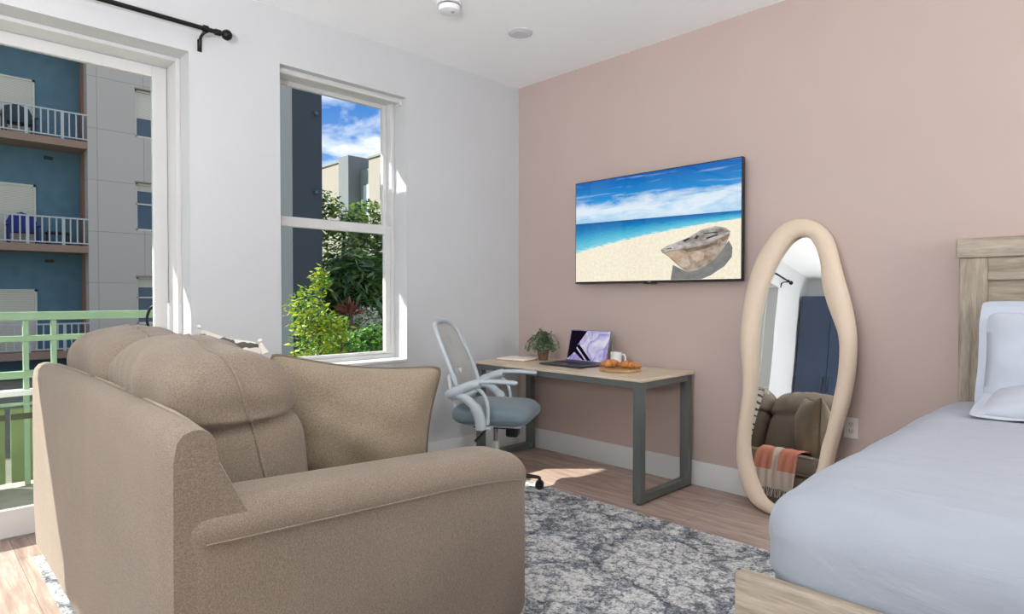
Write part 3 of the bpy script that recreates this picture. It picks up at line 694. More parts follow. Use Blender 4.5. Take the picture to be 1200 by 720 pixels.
for p in ([(0.692, 0.349), (0.728, 0.37), (0.737, 0.361), (0.705, 0.335)], [(0.757, 0.358), (0.772, 0.388), (0.784, 0.379), (0.772, 0.352)], [(0.807, 0.4), (0.881, 0.403), (0.881, 0.395), (0.81, 0.392)], [(0.82, 0.358), (0.881, 0.383), (0.881, 0.371), (0.826, 0.346)], [(0.60, 0.285), (0.63, 0.292), (0.63, 0.282), (0.605, 0.277)]): face(p, -.0444, 7)
scr = bm
me = bpy.data.meshes.new('screen'); bm.to_mesh(me); bm.free()
for mm in (screen_mat('beach_picture'), pix_mat('picture_boat_shade', rgb(128, 130, 128), rgb(150, 150, 146)), pix_mat('picture_hull', rgb(150, 132, 116), rgb(206, 190, 174)), pix_mat('picture_inside', rgb(128, 120, 116), rgb(206, 198, 194)),
           pix_mat('picture_strake', rgb(122, 104, 88), rgb(160, 140, 122)), pix_mat('picture_worn', rgb(196, 164, 138), rgb(226, 208, 190)), pix_mat('picture_rail', rgb(160, 150, 148), rgb(226, 220, 216)), pix_mat('picture_gap', rgb(60, 56, 56), rgb(92, 86, 84))): me.materials.append(mm)
so = bpy.data.objects.new('screen', me); COL.objects.link(so); so.parent = tv
for p in me.polygons:
    if p.normal.y > 0: p.flip()

# ------------------------------------------------------------------ leaning mirror
OUT = [(2.394, 1.755), (2.486, 1.715), (2.552, 1.622), (2.586, 1.501), (2.623, 1.37), (2.663, 1.241), (2.693, 1.091), (2.7, 0.966), (2.694, 0.814), (2.676, 0.688), (2.642, 0.536), (2.617, 0.405), (2.6, 0.303), (2.571, 0.173), (2.52, 0.066), (2.44, 0.006), (2.33, 0.002), (2.235, 0.004), (2.176, 0.035), (2.129, 0.098), (2.086, 0.201), (2.066, 0.307), (2.065, 0.448), (2.076, 0.589), (2.084, 0.701), (2.077, 0.812), (2.058, 0.925), (2.048, 1.037), (2.052, 1.18), (2.071, 1.326), (2.106, 1.468), (2.172, 1.607), (2.249, 1.707), (2.315, 1.749)]
INN = [(2.396, 1.63), (2.44, 1.602), (2.476, 1.533), (2.498, 1.453), (2.511, 1.346), (2.54, 1.24), (2.58, 1.139), (2.608, 1.061), (2.619, 0.961), (2.616, 0.834), (2.603, 0.73), (2.576, 0.549), (2.552, 0.444), (2.533, 0.313), (2.489, 0.201), (2.424, 0.12), (2.355, 0.075), (2.316, 0.073), (2.268, 0.104), (2.209, 0.197), (2.159, 0.323), (2.144, 0.429), (2.146, 0.541), (2.160, 0.681), (2.160, 0.793), (2.149, 0.9), (2.145, 1.013), (2.159, 1.182), (2.187, 1.324), (2.236, 1.463), (2.296, 1.568), (2.343, 1.616)]
def resample(P, n, th0=None):
    q = smoothpath([(a, c, 0) for a, c in P], 8, True); L = [0]
    for i in range(len(q)): L.append(L[-1] + (q[(i + 1) % len(q)] - q[i]).length)
    out = []
    for k in range(n):
        s = L[-1] * k / n; i = max(j for j in range(len(q)) if L[j] <= s); t = (s - L[i]) / max(1e-9, L[i + 1] - L[i]); out.append(q[i].lerp(q[(i + 1) % len(q)], t))
    return out
lm = thing('floor_mirror', 'tall wavy floor mirror with padded cream frame leaning on pink wall', 'mirror', (2.37, -.245, 0))
lm.rotation_euler = (math.radians(-6.5), 0, 0)
NO = 120; Ii = resample(INN, NO); Oo = []
qo = smoothpath([(a, c, 0) for a, c in OUT], 10, True)
for i in range(NO):   # outer point straight out from each inner point
    tng = (Ii[(i + 1) % NO] - Ii[i - 1]).normalized(); nrm = Vector((-tng.y, tng.x, 0))
    ce = Vector((2.38, .9, 0))
    if (Ii[i] - ce).dot(nrm) < 0: nrm = -nrm
    best = min(qo, key=lambda p: abs((p - Ii[i]).cross(nrm).z) * 2 + (p - Ii[i]).length * .35); Oo.append(best.copy())
for _ in range(3): Oo = [(Oo[i - 1] + Oo[i] * 2 + Oo[(i + 1) % NO]) / 4 for i in range(NO)]
bm = B(); secs = []
crs = [(0.0, .006), (.02, -.012), (.14, -.026), (.35, -.036), (.6, -.036), (.82, -.027), (.95, -.012), (1.0, .008), (.97, .035), (.9, .042), (.05, .042), (0.0, .030)]
for i in range(NO):
    secs.append([(Ii[i].x + (Oo[i].x - Ii[i].x) * t - 2.37, y, max(.001, Ii[i].y + (Oo[i].y - Ii[i].y) * t)) for t, y in crs])
rs_ = [ring(bm, s) for s in secs]
for i in range(NO): bridge(bm, rs_[i], rs_[(i + 1) % NO])
mk('frame', bm, M['mirror_pad'], lm, smooth=60)
def bow(z):   # the thin glass bows slightly forward towards its foot
    if z > 1.05: return .022
    return .022 - .034 * ((1.05 - z) / 1.0) ** 1.5
cz_ = [p.y for p in Ii]; zlo, zhi = min(cz_), max(cz_)
bm = B(); rows = []; NR = 60
for k in range(NR + 1):
    z = zlo + .001 + (zhi - zlo - .002) * k / NR; xs = []
    for i in range(NO):
        a, c_ = Ii[i], Ii[(i + 1) % NO]
        if (a.y - z) * (c_.y - z) <= 0 and a.y != c_.y: xs.append(a.x + (c_.x - a.x) * (z - a.y) / (c_.y - a.y))
    xl, xr = min(xs) - .004, max(xs) + .004
    rows.append(ring(bm, [(xl + (xr - xl) * t / 12 - 2.37, bow(z), z) for t in range(13)]))
for k in range(NR): bridge(bm, rows[k], rows[k + 1], closed=False)
mk('glass', bm, M['mirror'], lm, smooth=60)
bm = B(); a = ring(bm, [(p.x - 2.37, .028, p.y) for p in Ii]); c_ = ring(bm, [(p.x - 2.37, .036, p.y) for p in Ii]); bridge(bm, a, c_); cap(bm, a); cap(bm, c_[::-1]); mk('backing', bm, M['plastic_black'], lm)

# outlet
ol = thing('wall_outlet', 'white duplex wall outlet on the pink wall beside the mirror', 'outlet', (2.64, 0, .526))
bm = B(); box(bm, -.037, .037, -.006, -.0003, -.058, .058, bev=.002); mk('plate', bm, paint('outlet_plate', rgb(232, 224, 216), .4, .01), ol)
for zz in (.02, -.02):
    bm = B(); lathe(bm, [(.0165, -.0085), (.0165, -.006)], 20, (0, 0, zz), axis='Y'); so_ = mk('socket', bm, paint('outlet_socket', rgb(222, 214, 206), .4, .01), ol, smooth=30)
    bm = B()
    for xx in (-.006, .006): box(bm, xx - .0013, xx + .0013, -.0092, -.0084, zz - .001, zz + .007)
    box(bm, -.002, .002, -.0092, -.0084, zz - .010, zz - .006); mk('slot', bm, M['plastic_black'], so_)

# ------------------------------------------------------------------ bed
bd = thing('bed', 'grey oak bed frame with framed headboard and low footboard', 'bed', (3.93, -1.17, 0))
BX, BY = 3.93, -1.17
def P_(x0, x1, y0, y1, z0, z1, nm, mt, bev=.004, par=None):
    bm = B(); box(bm, x0 - BX, x1 - BX, y0 - BY, y1 - BY, z0, z1, bev=bev); return mk(nm, bm, mt, par or bd)
hb = P_(3.24, 4.62, -.075, -.05, .30, 1.36, 'headboard', M['oak_h'])
P_(3.15, 3.262, -.10, -.03, 0, 1.455, 'headboard_post', M['oak'], par=hb); P_(4.598, 4.71, -.10, -.03, 0, 1.455, 'headboard_post', M['oak'], par=hb)
P_(3.262, 4.598, -.095, -.03, 1.345, 1.455, 'crossbar', M['oak_h'], par=hb)
P_(3.138, 4.722, -.112, -.02, 1.455, 1.55, 'cap_rail', M['oak_h'], .005, hb)
FY = -2.305
P_(3.06, 4.80, FY, FY + .045, .08, .56, 'footboard', M['oak_h'], .004)
for xx in (3.06, 4.73): P_(xx + .005, xx + .065, FY + .003, FY + .042, .0125, .082, 'leg', M['oak'])
P_(3.13, 3.16, FY + .045, -.10, .18, .40, 'side_rail', M['oak_h']); P_(4.70, 4.73, FY + .045, -.10, .18, .40, 'side_rail', M['oak_h'])
P_(3.16, 4.70, FY + .045, -.10, .26, .30, 'slat_deck', M['oak_h'])
bm = B(); rbox(bm, (3.93, -1.185, .43), (.755, 1.02, .125), .05, 8); tag(mk('mattress', bm, M['duvet'], smooth=60), 'white mattress lying in the oak bed frame beneath the duvet', 'mattress')
def duv(p):
    x, y, z = p
    n1 = noise.noise(Vector((x * 1.6, y * 2.2, 3.3))) * .018 + noise.noise(Vector((x * 5, y * 6 + x * 3, 8.1))) * .006
    if z > 0:
        z += .035 * (1 - (x / .87) ** 2) * (1 - (y / 1.0) ** 4) + n1
    else: x *= .985; y *= .995
    if z <= .1: x += noise.noise(Vector((y * 7, z * 2, 1))) * .008; y += noise.noise(Vector((x * 7, z * 2, 4))) * .006
    return (x, y, z)
bm = B(); rbox(bm, (3.93, -1.20, .53), (.86, 1.045, .25), (.17, .15, .13), 46, duv)
m, nt, b, o = mat_new('white_duvet_cotton'); M['duv2'] = m
v = coords(nt); wr = noise_(nt, coords(nt, (1.2, 5, 3), (0, 0, .5)), 2.2, 5, .55, 1.0)
r = ramp(nt, wr, [(.2, rgb(154, 161, 171)), (.8, rgb(162, 169, 178))]); nt.links.new(r.outputs[0], b.inputs['Base Color']); b.inputs['Roughness'].default_value = .75; b.inputs['Sheen Weight'].default_value = .1
bump(nt, b, wr, .35, .03)
tag(mk('duvet', bm, m, smooth=80), 'plain white duvet spread over the bed', 'duvet')
M['pillowcase'] = fabric('pillowcase_cotton', rgb(190, 197, 208), .015, 500, .8, .05, .1)
def bedpillow(loc, rot, label, w=.72, h=.46, t=.17, seed=0):
    r = thing('bed_pillow', label, 'pillow', loc, 0, 'white bed pillows'); r.rotation_euler = rot
    bm = B(); per = pillow(bm, w, h, t, 26, .035, .02, seed, .42); mk('case', bm, M['pillowcase'], r, smooth=80)
    bm = B(); n = len(per)
    # flange: flat hem strip round the edge
    ce = Vector((0, 0, 0)); a = ring(bm, [p * .985 for p in per]); c_ = ring(bm, [p + Vector((math.copysign(.028, p.x) if abs(p.x) > w * .44 else 0, 0, math.copysign(.028, p.z) if abs(p.z) > h * .42 else 0)) + Vector((0, .004 * math.sin(i * .7), 0)) for i, p in enumerate(per)])
    bridge(bm, a, c_); mk('hem', bm, M['pillowcase'], r, smooth=60); return r
bedpillow((3.625, -.20, 1.00), (math.radians(-14), 0, 0), 'white bed pillow propped directly against the headboard', seed=1.2)
bedpillow((3.655, -.42, .985), (math.radians(-20), 0, math.radians(2)), 'white bed pillow leaning in front of the other one', seed=3.4)

bedpillow((3.72, -.62, .84), (math.radians(-82), 0, 0), 'white bed pillow lying nearly flat below the propped pillows', .78, .46, .15, 6.1)

# ------------------------------------------------------------------ kitchen end seen in the mirror
def cabinet(x0, x1, label):
    r = thing('upper_cabinet', label, 'cabinet', ((x0 + x1) / 2, YB, 1.54), 0, 'navy wall cabinets on the rear wall'); w_ = (x1 - x0) / 2
    bm = B(); box(bm, -w_ + .002, w_ - .002, 0.001, .33, 0, 1.16, bev=.002); mk('carcass', bm, M['navy'], r)
    for sg in (-1, 1):
        a, c_ = sorted((sg * .003, sg * (w_ - .004))); bm = B(); box(bm, a, c_, .332, .352, .004, 1.156, bev=.002)
        dd = mk('door', bm, M['navy'], r); bm = B(); xx = sg * .04
        tube(bm, smoothpath([(xx, .352, .06), (xx, .378, .07), (xx, .380, .14), (xx, .378, .21), (xx, .352, .22)], 4), .006, 8); mk('handle', bm, M['black'], dd, smooth=50)
cabinet(.04, .94, 'navy two door wall cabinet next to the window wall, seen in mirror')
cabinet(.94, 1.84, 'navy two door wall cabinet second from the window wall, seen in mirror')

# ------------------------------------------------------------------ outdoors: balcony
M['concrete'] = paint('balcony_concrete', rgb(168, 164, 150), .9, .08, 8)
M['green'] = paint('sage_green_metal', rgb(150, 180, 146), .45, .04, 6)
bm = B(); box(bm, -1.86, -WT - .002, -5.9, -2.2, -.30, -.06); struct(mk('floor_balcony', bm, M['concrete']))
bm = B(); box(bm, -1.60, -WT - .002, -5.9, -2.2, 3.0, 3.22); struct(mk('ceiling_balcony', bm, M['concrete']))
bm = B(); box(bm, -.82, -.264, -2.198, 1.2, 3.0, 3.22); struct(mk('sun_block_eave', bm, M['concrete']))  # unseen eave added to keep a sun patch off the pink wall
rl = thing('balcony_railing', 'sage green metal railing along the balcony outside the door', 'railing', (-1.72, -4.0, -.06))
def RB(nm, y0, y1, z0, z1, x0=-.025, x1=.025, mt=None, par=None, bev=.006):
    bm = B(); box(bm, x0, x1, y0 + 4.0, y1 + 4.0, z0 + .06, z1 + .06, bev=bev); return mk(nm, bm, mt or M['green'], par or rl)
RB('top_rail', -5.88, -2.22, 1.10, 1.158, -.035, .035)
RB('second_rail', -5.88, -2.22, .952, .992)
RB('third_rail', -5.88, -2.22, .695, .745)
RB('fourth_rail', -5.88, -2.22, .575, .615, -.05, .05, paint('white_rail', rgb(232, 236, 230), .4))
RB('fifth_rail', -5.88, -2.22, .505, .522)
for yy in (-5.84, -5.1, -4.35, -3.60, -3.18, -3.02, -2.26): RB('post', yy - .017, yy + .017, -.058, 1.10, -.017, .017)
for y0, y1 in ((-5.80, -4.38), (-4.32, -3.30), (-3.27, -2.29)):
    pn = RB('kick_panel', y0, y1, -.03, .49, -.012, .012, paint('moss_green_panel', rgb(122, 142, 92), .5, .06, 4))
    RB('panel_trim', y0, y1, .41, .45, .013, .02, paint('dark_trim', rgb(74, 78, 52), .5), pn, .002)

# ------------------------------------------------------------------ outdoors: ground and opposite apartment building
bm = B(); box(bm, -70, -WT - .01, -40, 45, -1.7, -1.5); struct(mk('ground_outside', bm, paint('courtyard_ground', rgb(112, 112, 96), .95, .15, 1.2)))
OX = -22.0
ab = thing('apartment_building', 'grey and blue apartment block with stacked balconies across the courtyard', 'building', (OX, 0, -1.5))
def A(bm, x0, x1, y0, y1, z0, z1, bev=0): box(bm, x0 - OX, x1 - OX, y0, y1, z0 + 1.5, z1 + 1.5, bev=bev)
m, nt, b, o = mat_new('grey_panel_stucco'); br = N(nt, 'ShaderNodeTexBrick'); br.offset = 0
sp = N(nt, 'ShaderNodeSeparateXYZ'); nt.links.new(coords(nt), sp.inputs[0]); cb = N(nt, 'ShaderNodeCombineXYZ'); nt.links.new(math_(nt, 'ADD', sp.outputs[1], .2), cb.inputs[0]); nt.links.new(math_(nt, 'ADD', sp.outputs[2], .35), cb.inputs[1]); nt.links.new(cb.outputs[0], br.inputs['Vector'])
br.inputs['Scale'].default_value = 1; br.inputs['Brick Width'].default_value = 1.45; br.inputs['Row Height'].default_value = 1.8; br.inputs['Mortar Size'].default_value = .012
br.inputs['Color1'].default_value = rgb(184, 174, 166); br.inputs['Color2'].default_value = rgb(181, 172, 164); br.inputs['Mortar'].default_value = rgb(156, 147, 140)
nt.links.new(br.outputs['Color'], b.inputs['Base Color']); b.inputs['Roughness'].default_value = .9
greyst = m; bluest = paint('teal_blue_stucco', rgb(90, 122, 136), .9, .06, 3); tan = paint('tan_stucco', rgb(150, 122, 106), .9, .05, 2)
YE = .963; RX = -23.2
bm = B()
# front wall right of the balconies, with three window holes
wins = ((2.43, 4.1, 7.08, 8.81), (2.43, 4.1, 3.68, 5.42), (2.43, 4.1, .25, 1.98))
A(bm, OX - .5, OX, YE, 2.43, -1.5, 14); A(bm, OX - .5, OX, 4.1, 7.5, -1.5, 14)
zs = [-1.5, .25, 1.98, 3.68, 5.42, 7.08, 8.81, 14]
for k in range(0, 8, 2): A(bm, OX - .5, OX, 2.43, 4.1, zs[k], zs[k + 1])
mk('front_wall', bm, greyst, ab)
bm = B(); A(bm, RX - .3, RX, -16, YE + .3, -1.5, 14); mk('recess_wall', bm, bluest, ab)
bm = B(); A(bm, RX, OX - .5, YE, YE + .3, -1.5, 14); mk('recess_return', bm, tan, ab)
frm = paint('cream_window_frame', rgb(206, 200, 186), .5); blind = paint('cream_blind', rgb(196, 190, 172), .7, .05, 30); dkg = paint('dark_blue_pane', rgb(58, 78, 100), .12, .05, 3)
wav, nt, b, o = mat_new('slatted_blind'); wv_ = N(nt, 'ShaderNodeTexWave', bands_direction='Z'); wv_.inputs['Scale'].default_value = 7; nt.links.new(coords(nt), wv_.inputs[0]); r = ramp(nt, wv_.outputs['Fac'], [(.2, rgb(176, 170, 152)), (.6, rgb(214, 208, 190))]); nt.links.new(r.outputs[0], b.inputs['Base Color'])
white_rail = paint('white_railing', rgb(180, 180, 180), .5)
for k, zb in enumerate((6.376, 2.774, -.83, 9.98)):
    bm = B(); A(bm, RX, OX + .02, -16, YE, zb, zb + .24); sl = mk('balcony_slab', bm, tan, ab)
    if k == 3: continue
    bm = B(); z0 = zb + .24
    A(bm, OX - .06, OX, -9, YE, z0 + .90, z0 + .95); A(bm, OX - .06, OX, -9, YE, z0 + .06, z0 + .10)
    y = YE - .12; i = 0
    while y > -9:
        wd = .045 if i % 5 == 3 else .02
        A(bm, OX - .05, OX - .01, y - wd, y + wd, z0 + .0 if i % 5 == 3 else z0 + .1, z0 + .91); y -= .195; i += 1
    mk('railing', bm, white_rail, ab)
    for y0, y1, mt in ((-3.05, -1.72, wav), (-1.66, -.34, wav if k != 2 else dkg)):
        bm = B(); zt = z0 + 2.1
        A(bm, RX + .0, RX + .06, y0, y0 + .07, z0, zt); A(bm, RX, RX + .06, y1 - .07, y1, z0, zt); A(bm, RX, RX + .06, y0, y1, zt - .07, zt); A(bm, RX, RX + .06, (y0 + y1) / 2 - .5, (y0 + y1) / 2 - .46, z0, zt)
        gd = mk('glass_door', bm, frm, ab); bm = B(); A(bm, RX + .005, RX + .03, y0 + .05, y1 - .05, z0, zt - .05); mk('blind', bm, wav, gd)
    bm = B(); A(bm, RX + .15, OX - .62, YE - .05, YE - .001, z0, z0 + 2.05); mk('side_door', bm, paint('brown_door', rgb(146, 104, 82), .6), ab)
    bm = B(); A(bm, RX + .001, RX + .10, -.10, .14, zb - .32, zb - .22); mk('wall_light', bm, M['plastic_black'], ab)
for k, (y0, y1, z0, z1) in enumerate(wins):
    bm = B(); A(bm, OX - .2, OX - .1, y0, y0 + .07, z0, z1); A(bm, OX - .2, OX - .1, y1 - .07, y1, z0, z1); A(bm, OX - .2, OX - .1, y0, y1, z0, z0 + .07); A(bm, OX - .2, OX - .1, y0, y1, z1 - .07, z1)
    if k: A(bm, OX - .2, OX - .1, y0, y1, z0 + .95, z0 + 1.0)
    wn = mk('window', bm, frm, ab); bm = B(); A(bm, OX - .19, OX - .17, y0, y1, z0, z1); mk('pane', bm, dkg, wn)
    bm = B(); A(bm, OX - .168, OX - .15, y0 + .06, y1, z0 + (.72, 1.45, 1.35)[k], z1 - .06); mk('blind', bm, wav if k == 0 else blind, wn)
    bm = B(); A(bm, OX - .12, OX + .01, y0 - .03, y1, z1, z1 + .05); mk('head_trim', bm, paint('head_trim_tan', rgb(150, 130, 104), .7), wn)
# things on those balconies
def lounge(loc, mt, label, rz=0, s=1.0):
    r = thing('balcony_chair', label, 'chair', loc, rz, 'chairs on the opposite balconies'); bl_ = paint(label[:9], mt, .6)
    bm = B(); prism(bm, [(-.30 * s, .42), (-.36 * s, .75), (-.28 * s, .98), (0, 1.10), (.28 * s, .98), (.36 * s, .75), (.30 * s, .42)], 'X', -.30, -.26); mk('backrest', bm, bl_, r)
    bm = B(); box(bm, -.28, .25, -.30 * s, .30 * s, .38, .43, bev=.01); mk('seat', bm, bl_, r)
    for sg in (-1, 1):
        bm = B(); box(bm, -.28, .28, sg * .36 * s - .05, sg * .36 * s + .05, .60, .63, bev=.008); mk('armrest', bm, bl_, r)
    for a in (-.24, .22):
        for c in (-.33 * s, .33 * s):
            bm = B(); box(bm, a - .03, a + .03, c - .025, c + .025, 0, .60, bev=.005); mk('leg', bm, bl_, r)
lounge((-22.55, -.78, 3.014), rgb(26, 40, 120), 'blue round backed chair on the middle balcony across the courtyard', 0, 1.15)
lounge((-22.5, -.85, 6.616), rgb(40, 58, 62), 'dark green chair on the top balcony across the courtyard', .1, 1.2)
gr = thing('balcony_table', 'low dark table beside the blue chair on the opposite balcony', 'table', (-22.5, .2, 3.014))
bm = B(); box(bm, -.3, .3, -.36, .30, .40, .46, bev=.01); mk('tabletop', bm, M['plastic_black'], gr)
for a in (-.25, .25):
    for c in (-.30, .24):
        bm = B(); box(bm, a - .025, a + .025, c - .025, c + .025, 0, .40); mk('leg', bm, M['plastic_black'], gr)

# ------------------------------------------------------------------ outdoors: view through window_1
m, nt, b, o = mat_new('slate_blue_panels'); br = N(nt, 'ShaderNodeTexBrick'); br.offset = 0
sp = N(nt, 'ShaderNodeSeparateXYZ'); nt.links.new(coords(nt), sp.inputs[0]); cb = N(nt, 'ShaderNodeCombineXYZ'); nt.links.new(math_(nt, 'ADD', sp.outputs[0], sp.outputs[1]), cb.inputs[0]); nt.links.new(sp.outputs[2], cb.inputs[1]); nt.links.new(cb.outputs[0], br.inputs['Vector'])
br.inputs['Scale'].default_value = 1; br.inputs['Brick Width'].default_value = 40; br.inputs['Row Height'].default_value = 1.25; br.inputs['Mortar Size'].default_value = .008
br.inputs['Color1'].default_value = rgb(54, 62, 70); br.inputs['Color2'].default_value = rgb(52, 60, 68); br.inputs['Mortar'].default_value = rgb(54, 62, 70)
nt.links.new(br.outputs['Color'], b.inputs['Base Color']); b.inputs['Roughness'].default_value = .85; bump(nt, b, noise_(nt, coords(nt), 60, 3, .7), .4, .01)
tw = thing('stair_tower', 'tall slate blue building wing rising just outside the window', 'building', (-7.5, 1.07, -1.5))
bm = B(); box(bm, -1.8, 1.5, -.265, .26, 0, 13); mk('tower_wall', bm, m, tw)
for zz in (4.51, 5.83, 3.2):
    bm = B(); rbox(bm, (1.53, .135, zz), (.035, .03, .028), .015, 6); mk('sconce', bm, paint('sconce_grey', rgb(70, 82, 98), .5), tw, smooth=50)
# far white building
fb = thing('white_apartment_building', 'cream and grey flat roofed apartment building in the distance', 'building', (-40, 22, -1.5))
cream = paint('cream_stucco', rgb(148, 142, 132), .9, .03, 1); gst = paint('grey_green_stucco', rgb(126, 136, 132), .9, .03, 1); dgst = paint('dark_grey_stucco', rgb(112, 118, 120), .9, .03, 1)
def FB(nm, x0, x1, y0, y1, z0, z1, mt, par=None):
    bm = B(); box(bm, x0 + 40, x1 + 40, y0 - 22, y1 - 22, z0 + 1.5, z1 + 1.5); return mk(nm, bm, mt, par or fb)
FB('left_wing', -52, -41.4, 22, 28, -1.5, 12.15, cream); FB('pillar', -41.4, -39.9, 21.4, 28, -1.5, 12.3, dgst); FB('middle_wing', -39.9, -37.6, 22.5, 28, -1.5, 11.25, gst); FB('right_wing', -37.6, -26, 21.8, 28, -1.5, 11.7, cream)
FB('parapet', -52, -41.4, 21.9, 22.2, 12.15, 12.3, gst); FB('parapet', -37.7, -26, 21.7, 22, 11.7, 11.85, gst)
for x0, x1, z0, z1, yy in ((-39.5, -38.0, 7.2, 10.1, 22.5), (-36.0, -34.4, 8.4, 10.3, 21.8), (-36.0, -34.4, 4.8, 6.6, 21.8)):
    wn = FB('window', x0, x1, yy - .06, yy + .02, z0, z1, dgst); FB('pane', x0 + .12, x1 - .12, yy - .09, yy - .05, z0 + .12, z1 - .12, dkg if x0 > -38 else paint('bright_pane', rgb(190, 204, 214), .2), wn)

bark = paint('bark', rgb(86, 70, 56), .95, .2, 14)
def tree(name, label, cat, loc, trunk, blobs, n, size, mats, ln=1.7, droop=.3, group=None):
    r = thing(name, label, cat, loc, 0, group)
    bm = B()
    for path, r0 in trunk: 
        q = smoothpath(path, 5); tube(bm, q, [r0 * (1 - .7 * i / len(q)) for i in range(len(q))], 7)
    mk('trunk', bm, bark, r, smooth=60)
    bm = B()
    for c, rad, share in blobs: leaves(bm, blob(c, rad, int(n * share)), size, ln, droop, 0, len(mats))
    mk('foliage', bm, mats, r); return r
G1 = leafmat('mid_green_leaf', rgb(58, 92, 40), rgb(132, 160, 84), 3); G2 = leafmat('dark_green_leaf', rgb(26, 56, 34), rgb(66, 104, 60), 3); G3 = leafmat('lime_leaf', rgb(120, 150, 26), rgb(206, 212, 70), 4); G4 = leafmat('olive_leaf', rgb(90, 116, 46), rgb(164, 182, 92), 3)
G5 = leafmat('fresh_green_leaf', rgb(48, 108, 24), rgb(120, 176, 52), 4); GR = leafmat('maroon_leaf', rgb(86, 46, 42), rgb(160, 96, 82), 5); GW = leafmat('white_petal', rgb(190, 186, 172), rgb(238, 236, 226), 8)
tree('slender_tree', 'tall light leafed tree in front of the distant white building', 'tree', (-11, 4.4, -1.5), [([(0, 0, 0), (.1, 0, 2.4), (0, .2, 4.6)], .10), ([(.05, .05, 2.4), (-.3, -.8, 4.0), (-.3, -1.1, 5.6)], .05), ([(0, .1, 2.8), (.3, .9, 4.8)], .05)],
     [((0, .1, 4.1), (.9, 1.5, .9), .42), ((.0, -1.0, 5.0), (.6, .45, .95), .2), ((0, -.4, 4.9), (.7, .6, .6), .1), ((.1, .8, 4.8), (.6, .6, .6), .14), ((.2, 1.5, 4.1), (.6, .6, .6), .14)], 5200, .085, [G1, G4, G2], 1.8)
tree('palm_leafed_tree', 'dense dark tree with long drooping leaves outside the lower pane', 'tree', (-7.6, 2.95, -1.5), [([(0, 0, 0), (.05, 0, 1.5), (0, .1, 3.0)], .12)],
     [((0, .0, 2.8), (.7, 1.0, .95), .55), ((.2, .55, 3.1), (.6, .6, .6), .2), ((.2, -.5, 1.9), (.6, .6, .9), .15), ((.3, .5, 1.6), (.5, .7, .8), .10)], 6500, .07, [G2, G1, G1, leafmat('silver_green_leaf', rgb(72, 108, 70), rgb(132, 160, 116), 4)], 5.0, .6)
tree('lime_shrub', 'bright yellow green shrub just outside the lower window pane', 'shrub', (-3.6, -.02, -1.5), [([(0, 0, 0), (0, .05, 1.4), (.05, 0, 2.4)], .05), ([(0, 0, .6), (.1, .25, 1.6), (.1, .3, 2.2)], .03)],
     [((0, .02, 2.15), (.3, .36, .55), .45), ((.05, -.18, 2.6), (.2, .26, .3), .14), ((-.02, .06, 2.95), (.10, .13, .22), .08), ((.05, .22, 2.35), (.2, .22, .2), .1), ((0, .0, 1.6), (.35, .42, .5), .23)], 2600, .042, [G3, G3, G5, G4], 1.8)
tree('green_hedge_shrub', 'fresh green leafy shrub at the bottom of the window view', 'shrub', (-4.6, .98, -1.5), [([(0, 0, 0), (0, .05, 1.0), (.05, 0, 1.8)], .05)],
     [((0, .0, 1.75), (.4, .66, .52), .7), ((.1, .35, 2.1), (.25, .3, .25), .15), ((.1, -.35, 2.0), (.25, .3, .25), .15)], 2600, .045, [G5, G5, G2, G1], 2.0)
r = thing('bromeliad', 'spiky maroon plant among the shrubs below the dark tree', 'plant', (-5.6, 1.62, -1.5))
bm = B(); tube(bm, [(0, 0, 0), (0, 0, 2.5)], .05, 8); mk('stalk', bm, bark, r)
bm = B()
for k in range(60):
    a = random.uniform(0, 2 * PI); e = random.uniform(.15, 1.35); L = random.uniform(.22, .42); d_ = Vector((math.cos(a) * math.cos(e), math.sin(a) * math.cos(e), math.sin(e))); w_ = d_.cross(Vector((0, 0, 1))).normalized() * .028
    p = Vector((0, 0, 2.45)); q = [bm.verts.new(p - w_ * .6), bm.verts.new(p + w_ * .6), bm.verts.new(p + d_ * L * .6 + w_), bm.verts.new(p + d_ * L + Vector((0, 0, -.04))), bm.verts.new(p + d_ * L * .6 - w_)]; bm.faces.new(q)
mk('leaf_rosette', bm, GR, r)
tree('flowering_bush', 'small bush of white flowers below the dark tree', 'shrub', (-5.9, 2.12, -1.5), [([(0, 0, 0), (0, 0, 1.2), (0, .05, 2.1)], .04)], [((0, 0, 2.35), (.2, .28, .26), 1.0)], 420, .05, [GW, GW, G1], 1.3)

# ------------------------------------------------------------------ light
sun = bpy.data.lights.new('sun', 'SUN'); sun.energy = 9; sun.angle = math.radians(.6); sun.color = (1, .95, .87)
so = bpy.data.objects.new('sun', sun); COL.objects.link(so)
so.rotation_euler = Vector((1, 1.0, -1.14)).to_track_quat('-Z', 'Y').to_euler()
W = bpy.data.worlds.new('sky'); scene.world = W; W.use_nodes = True; nt = W.node_tree; nt.nodes.clear()
wo = N(nt, 'ShaderNodeOutputWorld'); bg = N(nt, 'ShaderNodeBackground'); nt.links.new(bg.outputs[0], wo.inputs[0])
tc = N(nt, 'ShaderNodeTexCoord'); sp = N(nt, 'ShaderNodeSeparateXYZ'); nt.links.new(tc.outputs['Generated'], sp.inputs[0])
sky = ramp(nt, sp.outputs[2], [(0, rgb(112, 124, 136)), (.12, rgb(80, 106, 134)), (.3, rgb(34, 70, 118)), (1, rgb(60, 92, 130))]).outputs[0]
mp = N(nt, 'ShaderNodeMapping'); mp.inputs['Scale'].default_value = (1, 1, 2.6); mp.inputs['Location'].default_value = (.3, .1, .35); nt.links.new(tc.outputs['Generated'], mp.inputs[0])
cl = noise_(nt, mp.outputs[0], 5.2, 7, .55, .3)
cf = ramp(nt, cl, [(.42, (0, 0, 0, 1)), (.56, (1, 1, 1, 1))]).outputs[0]
c = mixc(nt, cf, sky, rgb(152, 152, 153)); nt.links.new(c, bg.inputs[0]); bg.inputs[1].default_value = 3.2

